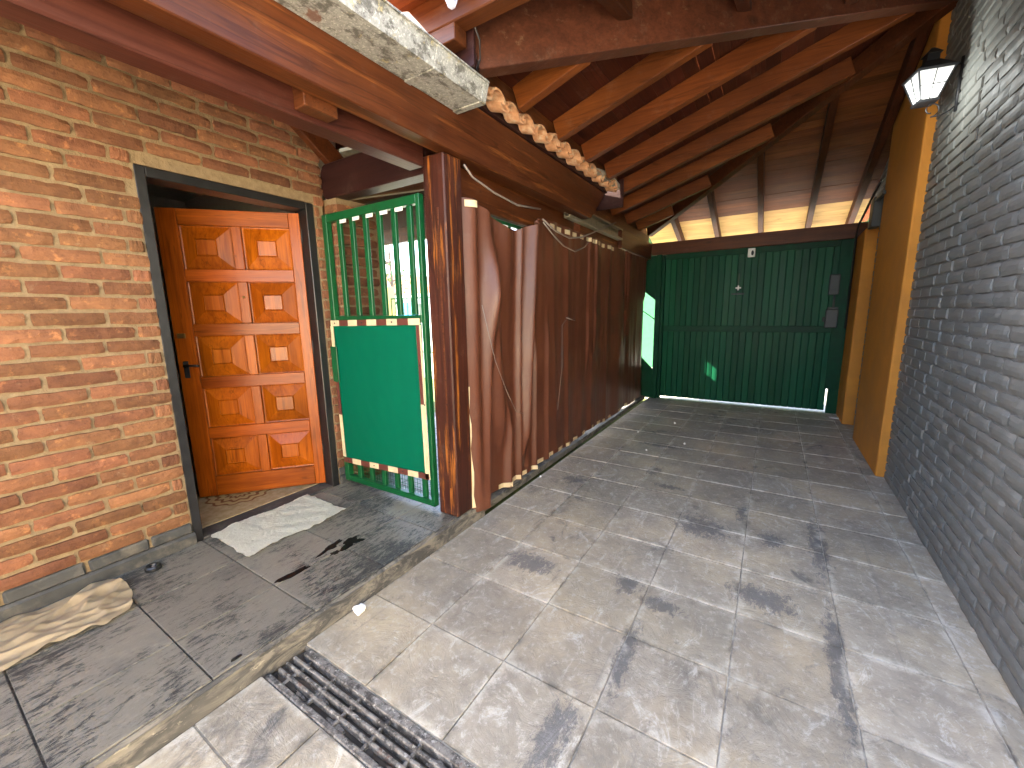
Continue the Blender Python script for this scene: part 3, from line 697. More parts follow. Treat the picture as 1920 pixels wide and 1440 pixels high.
# ================================================================ porch roof
po = thing('porch_roof', 'porch roof with terracotta eave tiles and a heavy brown eave beam', 'roof')
prism('eave_beam', [(-1.3, 2.345), (4.10, 2.345), (4.50, 2.665), (-1.3, 2.665)], 'x', -1.72, -1.62, M_BEAMY, po, .005)
box('inner_beam', (-1.92, -1.3, 2.28), (-1.80, 1.925, 2.47), M_REDY, po, .008)
box('blocking', (-1.7985, 1.14, 2.30), (-1.721, 1.30, 2.47), M_BEAMX, po, .004)
box('gable_board', (-9.0, 4.04, 2.5605), (-1.722, 4.08, 3.12), M_DARKX, po, 0)
box('cross_fascia', (-9.0, 4.02, 2.375), (-1.722, 4.10, 2.56), M_BEAMX, po, .005)
# sloping ceiling and deck
def PZc(x): return 2.70+.30*(-1.62-x) if x > -2.9 else 2.70+.30*1.28-.06*(-2.9-x)
x = -1.60
while x > -9:
    xa, xb = x, x-.096
    for (y0, y1) in (((-1.3, 4.05),) if xa > -2.84 else ((1.97, 4.05),)):
        poly('ceiling_plank', [(xa, y0, PZc(xa)), (xb, y0, PZc(xb)), (xb, y1, PZc(xb)), (xa, y1, PZc(xa)), (xa, y0, PZc(xa)+.016), (xb, y0, PZc(xb)+.016), (xb, y1, PZc(xb)+.016), (xa, y1, PZc(xa)+.016)],
             [(0, 1, 2, 3), (7, 6, 5, 4), (0, 1, 5, 4), (1, 2, 6, 5), (2, 3, 7, 6), (3, 0, 4, 7)], M_PLKY, po)
    x -= .10
for y in (.55, 1.05, 1.62, 2.25, 2.85, 3.45):
    bar('porch_rafter', (-1.725, y, PZc(-1.725)-.055), (-2.83 if y < 1.97 else -5, y, PZc(-2.83 if y < 1.97 else -5)-.055), .06, .10, M_BEAMX, po)
poly('tile_deck', [(-1.60, -1.3, 2.76), (-9.5, -1.3, 5.1), (-9.5, 4.2, 5.1), (-1.60, 4.2, 2.76), (-1.60, -1.3, 2.80), (-9.5, -1.3, 5.15), (-9.5, 4.2, 5.15), (-1.60, 4.2, 2.80)],
     [(0, 1, 2, 3), (7, 6, 5, 4), (0, 1, 5, 4), (1, 2, 6, 5), (2, 3, 7, 6), (3, 0, 4, 7)], M_DECK, po)
bar('corner_rafter', (-2.79, 1.60, 2.86), (-2.79, 2.14, 2.47), .06, .13, M_BEAMX, po)
# eave tiles
def tile_mesh(up, R, th=.016, n=8, L=.42):
    bm = bmesh.new(); rings = []
    for xx in (0, -L):
        zz_ = -xx*.30
        for rr_ in (R, R-th):
            rings.append([bm.verts.new((xx, rr_*math.cos(math.pi*k/n), zz_+(1 if up else -1)*rr_*.78*math.sin(math.pi*k/n))) for k in range(n+1)])
    A, B, C_, D = rings
    for k in range(n):
        bm.faces.new((A[k], A[k+1], C_[k+1], C_[k])); bm.faces.new((B[k], B[k+1], D[k+1], D[k])); bm.faces.new((A[k], A[k+1], B[k+1], B[k])); bm.faces.new((C_[k], C_[k+1], D[k+1], D[k]))
    return fin(bm, M_TERRA, False)
tup = tile_mesh(True, .080); tdn = tile_mesh(False, .052)
k = 0; y = -1.25
while y < 4.50:
    zt = 2.665+.012*max(0, min(1, (y-2.1)/2))
    link('eave_tile', tup, po, (-1.485+random.uniform(-.016, .016), y, zt+.008), (0, 0, random.uniform(-.03, .03)))
    link('eave_tile', tdn, po, (-1.495+random.uniform(-.012, .012), y+.0925, zt+.018), (0, 0, random.uniform(-.03, .03)))
    y += .194
box('eave_fill', (-1.66, -1.29, 2.666), (-1.60, 4.50, 2.71), M_DARKX, po, .004)
# verge at the end of the eave
poly('verge_cap', [(-1.51, 3.45, 2.735), (-1.485, 4.56, 2.70), (-1.70, 4.50, 2.70), (-1.70, 3.40, 2.735), (-1.54, 3.50, 2.78), (-1.54, 4.12, 2.88), (-1.485, 4.56, 2.75), (-1.74, 4.15, 2.93), (-1.74, 3.40, 2.83)],
     [(0, 1, 2, 3), (0, 4, 5, 6, 1), (4, 8, 7, 5), (5, 7, 2, 6), (6, 2, 1), (3, 8, 4, 0), (2, 7, 8, 3)], M_VERGE, po)
# gutter
gu = thing('rain_gutter', 'mottled galvanised box gutter hanging below the eave tiles', 'gutter')
th = .004
prof = [(-1.617, 2.72), (-1.617, 2.566), (-1.43, 2.566), (-1.402, 2.655), (-1.388, 2.655), (-1.388, 2.648), (-1.398, 2.648), (-1.426, 2.560), (-1.6185, 2.560), (-1.6185, 2.72)]
prism('trough', prof, 'y', -1.3, 2.02, M_GUTTER, gu)
prism('end_cap', [(-1.617, 2.566), (-1.43, 2.566), (-1.402, 2.652), (-1.617, 2.652)], 'y', 2.012, 2.0195, M_GUTTER, gu)
prism('end_rim', [(-1.6195, 2.553), (-1.421, 2.553), (-1.391, 2.660), (-1.404, 2.660), (-1.432, 2.5595), (-1.6195, 2.5595)], 'y', 1.985, 2.024, M_GUTTER, gu)
prism('joint_band', [(-1.6195, 2.5545), (-1.4222, 2.5545), (-1.392, 2.6575), (-1.402, 2.6575), (-1.430, 2.5592), (-1.6195, 2.5592)], 'y', 1.62, 1.66, M_GUTTER, gu)

# post
ps = thing('wooden_post', 'dark brown wooden post with worn orange patches at the kerb', 'post', (-1.742, 2.01, PZ))
prism('shaft', [(-.082, -.082), (.082, -.082), (.082, .082), (-.082, .082)], 'z', 0, 2.248, M_POST, ps, .008)
box('edge_strip', (.02, -.0875, .2), (.034, -.0825, 1.95), M_BEAMX, ps, .001)
# lintel beam over the porch gate, round nosed
lb = []
for k in range(9):
    a = math.pi/2+math.pi*k/8
    lb.append((-2.82+.055*math.cos(a), 2.385+.118*math.sin(a)))
lbp = lb+[(-1.83, 2.267), (-1.83, 2.503)]
tag(prism('lintel_beam', lbp, 'y', 1.97, 2.09, M_DARKX, None, .006), 'dark beam with a rounded end above the green porch gate', 'beam')
box('wire_dummy', (0, 0, 0), (1, 1, 1), M_WIRE) if False else None

# ================================================================ porch gate
pg = thing('porch_gate', 'green steel bar gate with emerald vinyl panel beside the wooden post', 'gate', (0, 1.945, 0))
GXA, GXB, GZA, GZB = -2.832, -1.862, .122, 2.15
def gb(n, xa, xb, za, zb, d=.02, y=0, mat=M_PGREEN, bev=.003): return box(n, (xa, y-d, za), (xb, y+d, zb), mat, pg, bev)
gb('stile', GXA, GXA+.05, GZA, GZB, .022); gb('stile', GXB-.03, GXB, GZA, GZB, .022)
gb('rail', GXA+.0505, GXB-.0305, GZB-.055, GZB-.001, .0205); gb('rail', GXA+.0505, GXB-.0305, 1.375, 1.425, .0205); gb('rail', GXA+.0505, GXB-.0305, GZA+.001, GZA+.045, .0205)
for i in range(6):
    x = -2.678+i*.139
    gb('bar', x, x+.04, 1.4255, GZB-.0555, .012); gb('bar', x, x+.04, GZA+.0455, 1.3745, .012)
for i in range(5): box('label_tape', (-2.626+i*.139, -.0235, GZB-.083), (-2.556+i*.139, -.021, GZB-.058), M_WHITE, pg, .001)
def vinyl(u, v):
    x = GXA+.035+(.915)*u; z = 1.372-(1.075-.045*u+.0)*v
    return (x, -.031+.007*noise.noise((x*3, z*2, 0))+.003*abs(noise.noise((x*9+z*5, z*3, 4))), z)
vp = sheet('vinyl_panel', vinyl, 40, 40, M_GPANEL, pg, .002)
def strip(n, x0, z0, x1, z1, cnt, wid, off=0):
    dx, dz = (x1-x0)/cnt, (z1-z0)/cnt; hor = abs(x1-x0) > abs(z1-z0)
    for k in range(cnt):
        m_ = M_CREAM if (k+off) % 2 == 0 else M_BROWNV
        xa, za, xb, zb = x0+dx*k, z0+dz*k, x0+dx*(k+1), z0+dz*(k+1)
        q = [(xa, za), (xb, zb), (xb, zb-wid), (xa, za-wid)] if hor else [(xa, za), (xa+wid, za), (xb+wid, zb), (xb, zb)]
        bm = bmesh.new(); A = [bm.verts.new((a, -.0375, b)) for a, b in q]; B = [bm.verts.new((a, -.0405, b)) for a, b in q]
        bm.faces.new(A); bm.faces.new(B)
        for i in range(4): bm.faces.new((A[i], A[(i+1) % 4], B[(i+1) % 4], B[i]))
        link(n, fin(bm, m_), pg)
        if (k % 3 == 0): tube('eyelet', [((xa+xb)/2+(0 if hor else wid/2), -.0408, (za+zb)/2-(wid/2 if hor else 0)), ((xa+xb)/2+(0 if hor else wid/2), -.0425, (za+zb)/2-(wid/2 if hor else 0))], .006, M_IRON, pg, 8)
strip('border_tape', GXA+.02, 1.395, GXB-.03, 1.405, 9, .042)
strip('border_tape', GXA+.035, .325, GXB-.02, .365, 9, .042, 1)
strip('border_tape', GXA+.012, 1.352, GXA+.025, .33, 3, .034)
strip('border_tape', GXB-.065, 1.362, GXB-.055, .325, 2, .026, 1)
strip('border_tape', GXB-.036, 1.362, GXB-.026, .325, 1, .014)
box('latch_plate', (GXA+.0, -.048, .93), (GXA+.07, -.0415, 1.20), M_PGREEN, pg, .003)
# wire mesh at the foot of the gate
for i in range(34):
    x = GXA+.065+i*.0254; box('mesh_wire', (x, .014, GZA+.046), (x+.0022, .016, .36), M_PGREEN, pg, 0)
for i in range(9):
    z = GZA+.06+i*.03; box('mesh_wire', (GXA+.05, .0165, z), (GXB-.03, .0185, z+.0022), M_PGREEN, pg, 0)

# ================================================================ tarpaulin curtain
ct = thing('tarpaulin', 'brown vinyl tarpaulin hung from the wooden post to the garage gate', 'curtain')
def lerp(x, P):
    for (a, b), (c_, d) in zip(P, P[1:]):
        if x <= c_: return b+(d-b)*max(0, min(1, (x-a)/(c_-a)))
    return P[-1][1]
CTOP = [(2.06, 2.145), (2.30, 2.125), (2.42, 2.085), (2.62, 2.03), (2.80, 2.05), (2.98, 2.11), (3.15, 2.20), (3.5, 2.225), (4.3, 2.205), (7, 2.20)]
CEND = [(0, 6.60), (.45, 6.60), (.62, 6.50), (1.05, 6.47), (1.4, 6.47), (1.62, 6.64), (1.85, 6.68), (2.3, 6.62)]
FOLD = [  # y, y drift per z, width, depth, low z, high z
    (2.17, .02, .070, .07, -1, 3), (2.32, .10, .050, .08, -1, 1.9), (2.47, -.10, .07, .06, .3, 3), (2.62, .05, .028, .06, -1, .85),
    (2.80, .03, .024, .05, -1, 3), (2.90, .08, .040, .085, .1, 3), (2.985, .10, .014, .04, .9, 3), (3.06, .03, .018, .045, -1, 1.4),
    (3.30, .02, .03, .03, -1, 1.5), (4.27, 0, .018, .028, .7, 3), (4.45, 0, .018, .028, .9, 3), (5.6, 0, .02, .03, .9, 3), (5.78, 0, .02, .03, 1.2, 3), (3.75, 0, .05, .02, -1, 3), (4.9, .02, .05, .02, -1, 3)]
def curtx(y, z):
    x = -1.725
    for (fy, dr_, wd, dp, lo, hi) in FOLD:
        a = max(0, min(1, (z-lo)/.35+.0))*max(0, min(1, (hi-z)/.35))
        x += a*dp*math.exp(-((y-fy-dr_*(z-1))/wd)**2)
    amp = lerp(y, [(2.0, .004), (3.2, .006), (3.8, .006), (7, .006)])
    x += amp*math.sin(y*13+.3*math.sin(z*1.3)+3*noise.noise((y*1.1, z*.12, 3)))
    x += .030*noise.noise((y*1.8, z*.35, 7))+.026*(.5-abs(noise.noise((y*3.4, z*.14, 11))))+.009*(.5-abs(noise.noise((y*7.5, z*.18, 21))))+.004*noise.noise((y*9, z*4, 1))
    x += .012*max(0, 1-(y-2.1)/1.6)*(.4-abs(noise.noise((y*4+z*2.2, z*3-y*1.5, 9))))
    if 2.3 < y < 2.9: x += .05*math.exp(-((y-2.62)/.13)**2)*max(0, min(1, (z-1.2)/.7))
    return x
def cfn(u, v):
    uu = u**1.35
    zt = None
    z01 = v; yb = 2.06+.02*math.sin(v*7)
    zg = .055+v*2.1
    y = yb+(lerp(zg, CEND)-yb)*uu + .02*noise.noise((u*3, v*3, 5))*(0 if u > .97 else 1)
    zt = lerp(y, CTOP)
    zb = .058+.01*math.sin(y*6)
    z = zb+(zt-zb)*v
    return (curtx(y, z), y, z)
sheet('cloth', cfn, 420, 46, M_TARP, ct)
# cream tape squares along hem and head, on the face of the tarpaulin
def patch(y0, y1, z0, z1, off=.006, mat=M_CREAM, name='border_tape'):
    n = 4; pts = []
    for z in (z0, z1):
        for i in range(n+1):
            y = y0+(y1-y0)*i/n; pts.append((curtx(y, z)+off, y, z))
    pts += [(p[0]-.003, p[1], p[2]) for p in pts]
    N = 2*(n+1); F = []
    for i in range(n): F += [(i, i+1, n+2+i, n+1+i), (N+i, N+n+1+i, N+n+2+i, N+i+1)]
    return poly(name, pts, F, mat, ct)
for i, y in enumerate([2.25, 2.48, 2.66, 2.80, 2.98, 3.12, 3.30, 3.50, 3.70, 3.92, 4.14, 4.42, 4.62, 4.80, 5.0, 5.35, 5.75, 6.15]):
    patch(y, y+(.10 if i not in (4, 11, 13) else .05), .062+.01*math.sin(y*6), .098+.01*math.sin(y*6), .008)
for i in range(11):
    y = 3.36+i*.165; patch(y, y+.085, 2.150, 2.190, .008)
patch(2.13, 2.20, 2.085, 2.125, .012)
# pale folded edge at the post and a rolled sleeve
for (ya_, za_, zb_, wd_) in ((2.075, 1.30, 2.10, .012), (2.082, .10, .95, .020)):
    nn = 10; P_ = []
    for q in range(nn+1):
        z_ = za_+(zb_-za_)*q/nn; w_ = wd_*(.35+.65*abs(math.sin(q*.9+ya_)))
        P_ += [(curtx(ya_, z_)+.012, ya_-.004, z_), (curtx(ya_+w_, z_)+.012, ya_+w_, z_)]
    N_ = len(P_); P_ += [(p[0]-.004, p[1], p[2]) for p in P_]
    poly('hem_edge', P_, [(2*q, 2*q+1, 2*q+3, 2*q+2) for q in range(nn)]+[(N_+2*q, N_+2*q+2, N_+2*q+3, N_+2*q+1) for q in range(nn)]+[(2*q, 2*q+2, N_+2*q+2, N_+2*q) for q in range(nn)]+[(2*q+1, N_+2*q+1, N_+2*q+3, 2*q+3) for q in range(nn)], M_CREAM, ct)
tube('tie_cord', [(-1.60, 2.18, 1.48), (-1.625, 2.35, 1.1), (-1.63, 2.50, .85), (-1.65, 2.66, .66), (-1.66, 2.78, .62)], .0022, M_WIRE, ct, 5)
tube('tie_cord', [(curtx(3.75, 1.35)+.012, 3.70, 1.36), (curtx(3.65, 1.3)+.012, 3.62, 1.30), (curtx(3.62, .9)+.012, 3.60, .9), (curtx(3.5, .5)+.012, 3.48, .5)], .0025, M_WIRE, ct, 5)
tube('tie_hook', [(curtx(3.72, 1.37)+.012, 3.70, 1.37), (curtx(3.8, 1.36)+.014, 3.82, 1.35), (curtx(3.9, 1.35)+.014, 3.92, 1.34)], .006, M_WIRE, ct, 6)
box('soffit_board', (-1.772, 2.10, 2.352), (-1.7205, 4.015, 2.372), M_BEAMY, po, 0)
tag(box('tarp_beam', (-1.88, 2.10, 2.13), (-1.77, 4.015, 2.37), M_BEAMY, None, .005), 'brown beam above the near half of the tarpaulin', 'beam')
# green bar fence behind the tarpaulin
gf = thing('bar_fence', 'green steel bar fence hidden behind the brown tarpaulin', 'fence')
box('rail', (-1.84, 2.12, 2.10), (-1.81, 6.4, 2.125), M_PGREEN, gf, .002); box('rail', (-1.84, 2.12, .12), (-1.81, 6.4, .16), M_PGREEN, gf, .002)
for i in range(31): box('bar', (-1.835, 2.2+i*.135, .1605), (-1.815, 2.22+i*.135, 2.0995), M_PGREEN, gf, .002)

# cables
tag(tube('cable', [(-1.66, 2.12, 2.32), (-1.66, 2.2, 2.27), (-1.67, 2.45, 2.235), (-1.67, 2.75, 2.215), (-1.66, 3.1, 2.25)], .007, M_WIRE), 'pale cable running from the post along the beam', 'cable')
tag(tube('cable', [(-1.64, 3.10, 2.17), (-1.63, 3.3, 2.11), (-1.63, 3.6, 2.09), (-1.63, 3.9, 2.14), (-1.62, 4.3, 2.26), (-1.60, 4.8, 2.42)], .007, M_WIRE), 'brown cable looping below the steel channel', 'cable')
tag(tube('cable', [(-1.645, 3.12, 2.15), (-1.64, 3.3, 2.07), (-1.64, 3.5, 2.01), (-1.64, 3.75, 1.99), (-1.645, 4.0, 2.06), (-1.645, 4.1, 2.12)], .006, M_WIRE), 'thin cable hanging in a low loop on the tarpaulin head', 'cable')
tag(tube('cable', [(-1.50, 1.80, 2.98), (-1.36, 1.83, 2.86), (-1.33, 1.86, 2.76), (-1.36, 1.90, 2.70), (-1.43, 1.95, 2.67)], .005, M_DWIRE), 'dark cable dropping from the roof beam behind the gutter', 'cable')
lampb = thing('bulb_holder', 'small clear plastic lamp holder fixed on the pale fascia beam', 'lamp', (-1.33, 1.66, 2.80))
tube('socket', [(0, .02, .17), (0, .0, .12), (0, -.005, .07)], [.02, .026, .026], M_WHITE, lampb, 10)
tube('bulb', [(0, -.005, .069), (0, -.008, .045), (0, -.01, .02), (0, -.01, -.01), (0, -.01, -.02)], [.014, .026, .03, .018, .004], M_CLEAR, lampb, 10)

# ================================================================ garage gate
gg = thing('garage_gate', 'wide dark green plank gate closing the end of the driveway', 'gate', (0, 6.88, 0))
gx0, gx1 = -1.475, .685; n = 26; pwid = (gx1-gx0)/n
up_m = cbox((pwid-.006, .022, 1.03), .004, M_GPLK); lo_m = cbox((pwid-.006, .022, 1.06), .004, M_GPLK)
for i in range(n):
    x = gx0+(i+.5)*pwid
    link('plank', up_m, gg, (x, random.uniform(-.002, .002), 1.685), (random.uniform(-.003, .003), 0, random.uniform(-.03, .03)))
    link('plank', lo_m, gg, (x, random.uniform(-.002, .002), .566), (random.uniform(-.003, .003), 0, random.uniform(-.03, .03)))
box('mid_rail', (gx0, -.022, 1.09), (gx1, .02, 1.178), M_GREEN, gg, .004)
box('top_rail', (gx0, -.024, 2.19), (gx1, .02, 2.285), M_GREEN, gg, .004)
box('back_sheet', (gx0-.09, .031, .034), (gx1, .028, 2.26), M_GREEN, gg, 0)
box('stile', (-1.53, -.03, .0), (-1.479, .03, 2.262), M_GREEN, gg, .004)
gp = thing('gate_post', 'dark green steel gate post between tarpaulin and garage gate', 'post')
box('shaft', (-1.60, 6.80, 0), (-1.522, 6.88, 2.27), M_GREEN, gp, .004)
poly('infill', [(-1.80, 6.83, 0), (-1.601, 6.83, 0), (-1.601, 6.83, .48), (-1.80, 6.83, .68), (-1.80, 6.84, 0), (-1.601, 6.84, 0), (-1.601, 6.84, .48), (-1.80, 6.84, .68)], [(0,1,2,3),(4,5,6,7),(0,1,5,4),(1,2,6,5),(2,3,7,6),(3,0,4,7)], M_GREEN, gp)
poly('infill', [(-1.80, 6.83, 1.74), (-1.601, 6.83, 1.58), (-1.601, 6.83, 2.265), (-1.80, 6.83, 2.265), (-1.80, 6.84, 1.74), (-1.601, 6.84, 1.58), (-1.601, 6.84, 2.265), (-1.80, 6.84, 2.265)], [(0,1,2,3),(4,5,6,7),(0,1,5,4),(1,2,6,5),(2,3,7,6),(3,0,4,7)], M_GREEN, gp)
tube('brace', [(-1.80, 6.835, 1.42), (-1.60, 6.835, 1.28)], .008, M_GREEN, gp, 6)
for a_, b_ in (((6.3, 0), (6.829, 1.18)), ((6.3, 1.38), (6.829, 2.189)), ((6.3, 1.1805), (6.588, 1.3795)), ((6.609, 1.1805), (6.615, 1.3795)), ((6.626, 1.1805), (6.829, 1.3795))):
    box('back_sheet', (-1.79, a_[0], a_[1]), (-1.785, b_[0], b_[1]), M_GREEN, gp, 0)  # added sheet, slotted so the sun draws small patches on the gate
gp2 = thing('gate_jamb', 'dark green steel jamb on the lock side of the garage gate', 'post')
box('shaft', (.702, 6.86, 0), (.82, 6.93, 2.27), M_GREEN, gp2, .004); box('stop', (.662, 6.84, .34), (.80, 6.8565, 2.268), M_GREEN, gp2, .003)
tag(box('gate_lintel', (-1.86, 6.825, 2.268), (.95, 6.95, 2.45), M_BEAMX, None, .006), 'dark wooden lintel over the garage gate', 'beam')
# fittings on the gate
wb = thing('gate_sensor', 'small white plastic box with dark oval on the lintel of the gate', 'sensor', (-.32, 6.80, 2.19))
box('case', (-.045, -.015, -.06), (.045, .025, .06), M_WHITE, wb, .006)
bm = bmesh.new(); bmesh.ops.create_uvsphere(bm, u_segments=12, v_segments=8, radius=1)
for v_ in bm.verts: v_.co = Vector((v_.co.x*.016, v_.co.y*.008, v_.co.z*.034))
link('oval', fin(bm, M_RUBBER, True), wb, (.012, -.015, -.005))
cx_ = thing('light_cross', 'white cross painted in for daylight through a plus-shaped hole, over a dark plate', 'cutout', (-.455, 6.862, 1.72))  # white arms stand in for daylight shining through a cross-shaped hole
box('arm', (-.036, -.012, -.010), (.036, -.002, .010), M_WHITE, cx_, .001); box('arm', (-.009, -.0135, -.034), (.009, -.0025, .034), M_WHITE, cx_, .001)
box('plate', (-.08, -.012, -.095), (.08, 0, -.075), M_RUBBER, cx_, .002); tube('pull_cord', [(0, -.006, .034), (0, -.006, .20)], .002, M_WIRE, cx_, 5)
bx1 = thing('junction_box', 'upper dark grey enclosure on the lock side of the garage gate', 'box', (.64, 6.84, 1.71))
box('case', (-.055, -.04, -.13), (.055, .01, .13), M_METERBOX, bx1, .008); box('cover', (-.045, -.046, -.05), (.045, -.0405, .11), M_METERBOX, bx1, .003)
bx2 = thing('lock_box', 'lower dark grey lock case on the lock side of the garage gate', 'box', (.655, 6.84, 1.275))
box('case', (-.075, -.05, -.12), (.06, .01, .12), M_METERBOX, bx2, .010); box('knob', (-.10, -.04, -.04), (-.076, -.01, .02), M_IRON, bx2, .004); box('cap', (-.06, -.055, .1205), (.05, .005, .15), M_METERBOX, bx2, .005)
tube('conduit', [(0, -.01, .15), (.0, -.01, .30)], .012, M_METERBOX, bx2)
tag(tube('conduit_pipe', [(.80, 6.80, 1.15), (.80, 6.80, 2.30), (.79, 6.6, 2.40), (.80, 6.2, 2.52), (.81, 5.70, 2.66)], .012, M_DWIRE), 'dark conduit climbing beside the garage gate to the roof', 'conduit')
br = thing('door_closer', 'grey green metal bracket box on the grey wall between the pilasters', 'bracket', (.86, 5.95, 2.45))
box('case', (-.06, -.09, -.20), (.02, .10, .10), M_METERBOX, br, .006); box('arm', (-.05, -.42, .05), (-.02, -.0905, .085), M_METERBOX, br, .004)
tag(box('sill_plate', (.72, 6.55, .001), (.98, 6.62, .018), M_STREET, None, .004), 'pale stone strip on the floor at the foot of the narrow pilaster', 'sill')

# ================================================================ lantern
LX, LY, LZ_ = .725, 3.90, 2.72
la = thing('wall_lantern', 'lit black iron lantern with glass panes on the grey brick wall', 'lantern', (LX, LY, LZ_), math.radians(12))
la.scale = (.68, .68, .68)
tw, bw, hh = .128, .062, .225
def frustum(name, w0, z0, w1, z1, mat, cap=True):
    P = [(sx*w0, sy*w0, z0) for sx, sy in ((-1, -1), (1, -1), (1, 1), (-1, 1))]+[(sx*w1, sy*w1, z1) for sx, sy in ((-1, -1), (1, -1), (1, 1), (-1, 1))]
    Fc = [(0, 1, 5, 4), (1, 2, 6, 5), (2, 3, 7, 6), (3, 0, 4, 7)]+([(0, 1, 2, 3), (4, 5, 6, 7)] if cap else [])
    return poly(name, P, Fc, mat, la)
for q in range(4):
    a = q*math.pi/2; Rm = Matrix.Rotation(a, 4, 'Z')
    P = [Rm @ Vector(p) for p in ((-bw, -bw, .0), (bw, -bw, .0), (tw, -tw, hh), (-tw, -tw, hh))]
    Q = [p*1 for p in P]
    inner = [Vector((p.x*.97, p.y*.97, p.z)) for p in P]
    poly('glass_pane', P+inner, [(0, 1, 2, 3), (7, 6, 5, 4), (0, 1, 5, 4), (1, 2, 6, 5), (2, 3, 7, 6), (3, 0, 4, 7)], M_GLOW, la)
    bar('corner_bar', P[0]*1.02, Vector((P[3].x*1.02, P[3].y*1.02, P[3].z)), .012, .012, M_IRON, la, .001)
    m0 = (P[0]+P[1])/2; m1 = (P[2]+P[3])/2
    bar('glazing_bar', Vector((m0.x*1.03, m0.y*1.03, m0.z)), Vector((m1.x*1.03, m1.y*1.03, m1.z)), .006, .006, M_IRON, la, .001)
    e0 = (P[0]+P[3])/2*1.0; e1 = (P[1]+P[2])/2
    bar('glazing_bar', Vector((e0.x*1.025, e0.y*1.025, e0.z)), Vector((e1.x*1.025, e1.y*1.025, e1.z)), .006, .006, M_IRON, la, .001)
tube('bulb', [(0, 0, .03), (0, 0, .06), (0, 0, .10), (0, 0, .15), (0, 0, .17)], [.014, .026, .034, .024, .006], M_BULB, la, 12); frustum('base_plate', bw+.012, -.02, bw+.016, .0, M_IRON); frustum('top_rim', tw+.014, hh, tw+.018, hh+.018, M_IRON)
frustum('hood', tw+.012, hh+.0185, .05, hh+.11, M_IRON); frustum('chimney', .045, hh+.1105, .045, hh+.17, M_IRON); frustum('finial', .06, hh+.1705, .01, hh+.23, M_IRON)
sc = []
for k in range(22):
    a = -math.pi*.5+k*.30; r_ = .065-.0016*k
    sc.append((.055+r_*math.cos(a), .0, -.075+r_*math.sin(a)))
tube('scroll_bracket', [(.235, .0, -.06), (.19, 0, -.105), (.13, 0, -.135)]+sc, .006, M_IRON, la)
tube('arm', [(.235, 0, .28), (.14, 0, .30), (.07, 0, .28)], .010, M_IRON, la)
tube('back_plate', [(.236, 0, -.12), (.236, 0, .34)], .016, M_IRON, la)
ll = bpy.data.lights.new('lantern_light', 'POINT'); ll.energy = .7; ll.color = (.95, 1, .97); ll.shadow_soft_size = .05
lo = bpy.data.objects.new('lantern_light', ll); COL.objects.link(lo); lo.parent = la; lo.location = (-.22, -.20, -.10)

# ================================================================ seen through the porch gate: garden and street
def tree(name, loc, h, rad, label, seed, n=900):
    t = thing(name, label, 'tree', loc); rr_ = random.Random(seed); bm = bmesh.new()
    tube_bm(bm, [(0, 0, 0), (.05, .02, h*.3), (-.03, .05, h*.6), (0, 0, h*.85)], [.12, .09, .06, .02], 8)
    tips = []
    for k in range(14):
        a = rr_.uniform(0, 6.28); z0 = h*rr_.uniform(.3, .7); q = Vector((math.cos(a), math.sin(a), rr_.uniform(.3, .9)))*rad*rr_.uniform(.6, 1)
        tube_bm(bm, [(0, 0, z0), Vector((0, 0, z0))+q*.5, Vector((0, 0, z0))+q], [.04, .022, .006], 5); tips += [Vector((0, 0, z0))+q*s for s in (.5, .75, 1)]
    link('trunk', fin(bm, M_BARK), t); bm = bmesh.new()
    for k in range(n):
        c_ = rr_.choice(tips)+Vector([rr_.gauss(0, rad*.16) for _ in range(3)]); s_ = rr_.uniform(.04, .09)
        ax = Vector([rr_.uniform(-1, 1) for _ in range(3)]).normalized(); bx_ = ax.orthogonal().normalized()
        bm.faces.new([bm.verts.new(c_+p) for p in (ax*s_, bx_*s_*.45, -ax*s_, -bx_*s_*.45)])
    link('crown', fin(bm, M_LEAF), t)
yf = 7.3
sf = thing('street_fence', 'green bar fence along the street seen through the porch gate', 'fence')
for (a, b) in ((-8.2, -1.95), (-12.5, -8.75)):
    box('rail', (a, yf-.015, 1.80), (b, yf+.015, 1.84), M_PGREEN, sf, .002); box('rail', (a, yf-.015, .5), (b, yf+.015, .54), M_PGREEN, sf, .002)
    x = a
    while x < b: box('bar', (x, yf-.01, .5405), (x+.02, yf+.01, 1.7995), M_PGREEN, sf, .001); x += .14
    box('base_wall', (a, yf-.08, -.05), (b, yf+.08, .49), M_HOUSE, sf, .004)
box('rail_end', (-1.97, 7.285, .5), (-1.951, 7.315, 1.84), M_PGREEN, sf, .002)
tag(box('street_panel', (-2.35, 8.3, .3), (-1.85, 8.34, 2.15), M_LGREEN, None, .004), 'pale green sheet standing on the pavement beyond the gate post', 'panel')
tag(box('gate_pillar', (-8.74, yf-.2, -.05), (-8.28, yf+.2, 2.12), M_YELLOW, None, .01), 'yellow plastered pillar in the street fence', 'pillar')
tree('street_tree', (-14.5, 13, 0), 5.5, 1.5, 'thin street tree behind the yellow pillar', 3, 500)
tree('street_tree', (-10.2, 13.5, 0), 3.0, 1.0, 'low leafy tree beyond the green street fence', 5, 700)
tree('street_tree', (-7.4, 12, 0), 3.2, 1.1, 'small leafy tree across the street from the garden', 9, 700)
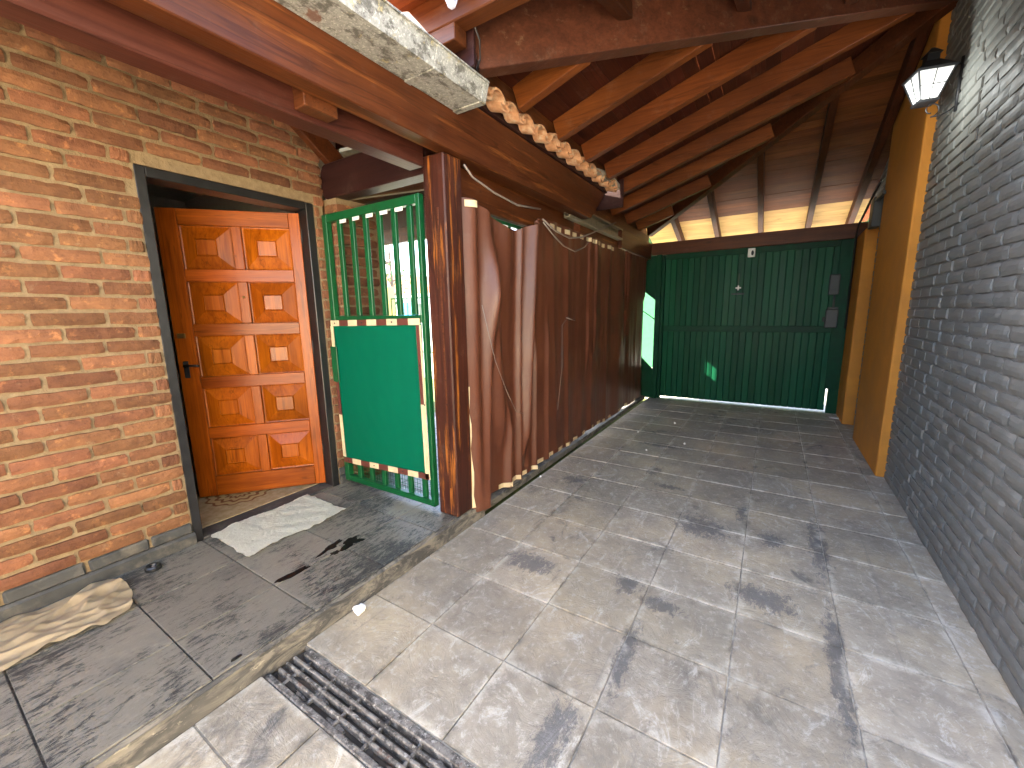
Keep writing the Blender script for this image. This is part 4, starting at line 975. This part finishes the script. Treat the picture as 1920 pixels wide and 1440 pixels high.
pp = thing('utility_pole', 'tall grey utility pole across the street', 'pole', (-15.9, 13, 0)); tube('shaft', [(0, 0, 0), (0, 0, 8)], [.12, .07], M_CONC, pp, 10); box('crossarm', (-.8, -.05, 7.2), (.8, .05, 7.3), M_CONC, pp, .004)
tag(box('billboard', (-11.6, 10.6, .9), (-10.6, 10.65, 1.85), M_BLUE, None, .01), 'blue panel standing beyond the green street fence', 'panel')
hg = thing('shade_hedge', 'unseen dark hedge added across the street to cut low sky light', 'hedge', (1.0, 12.5, 0))  # unseen hedge, added to darken the planks inside the lintel
bm = bmesh.new(); rh = random.Random(4); bxm(bm, (-6.5, -.4, 0), (9, .9, 4.3))
for k in range(6000):
    c_ = Vector((rh.uniform(-6.6, 9.1), rh.uniform(-.6, -.35), rh.uniform(0, 4.5))); ax = Vector([rh.uniform(-1, 1) for _ in range(3)]).normalized()*.09; bx_ = ax.orthogonal().normalized()*.05
    bm.faces.new([bm.verts.new(c_+p) for p in (ax, bx_, -ax, -bx_)])
link('foliage', fin(bm, M_LEAF), hg)
hs = thing('street_house', 'low pale house across the street', 'house', (-19, 17, 0))
box('wall', (-4, 0, 0), (4, 5, 2.6), M_HOUSE, hs, .01); prism('roof', [(-4.3, 2.6), (4.3, 2.6), (0, 3.8)], 'y', -.3, 5.3, M_DECK, hs)
for q in (-2.2, 1.4): w_ = box('window', (q, -.05, 1.0), (q+1, .02, 2.0), M_METERBOX, hs, .004); w_.parent = hs

def sub(child, part):
    child.parent = part; child.location = child.location-part.location
for o_ in [o for o in COL.objects if o.name.split('.')[0] == 'door_handle']:
    sub(o_, [c_ for c_ in dl.children if c_.name.startswith('lock_plate')][0])
sub([c_ for c_ in lampb.children if c_.name.startswith('bulb')][0], [c_ for c_ in lampb.children if c_.name.startswith('socket')][0])
sub([c_ for c_ in bx2.children if c_.name.startswith('knob')][0], [c_ for c_ in bx2.children if c_.name.startswith('case')][0])
sub([c_ for c_ in bx1.children if c_.name.startswith('cover')][0], [c_ for c_ in bx1.children if c_.name.startswith('case')][0])
sub([c_ for c_ in wb.children if c_.name.startswith('oval')][0], [c_ for c_ in wb.children if c_.name.startswith('case')][0])
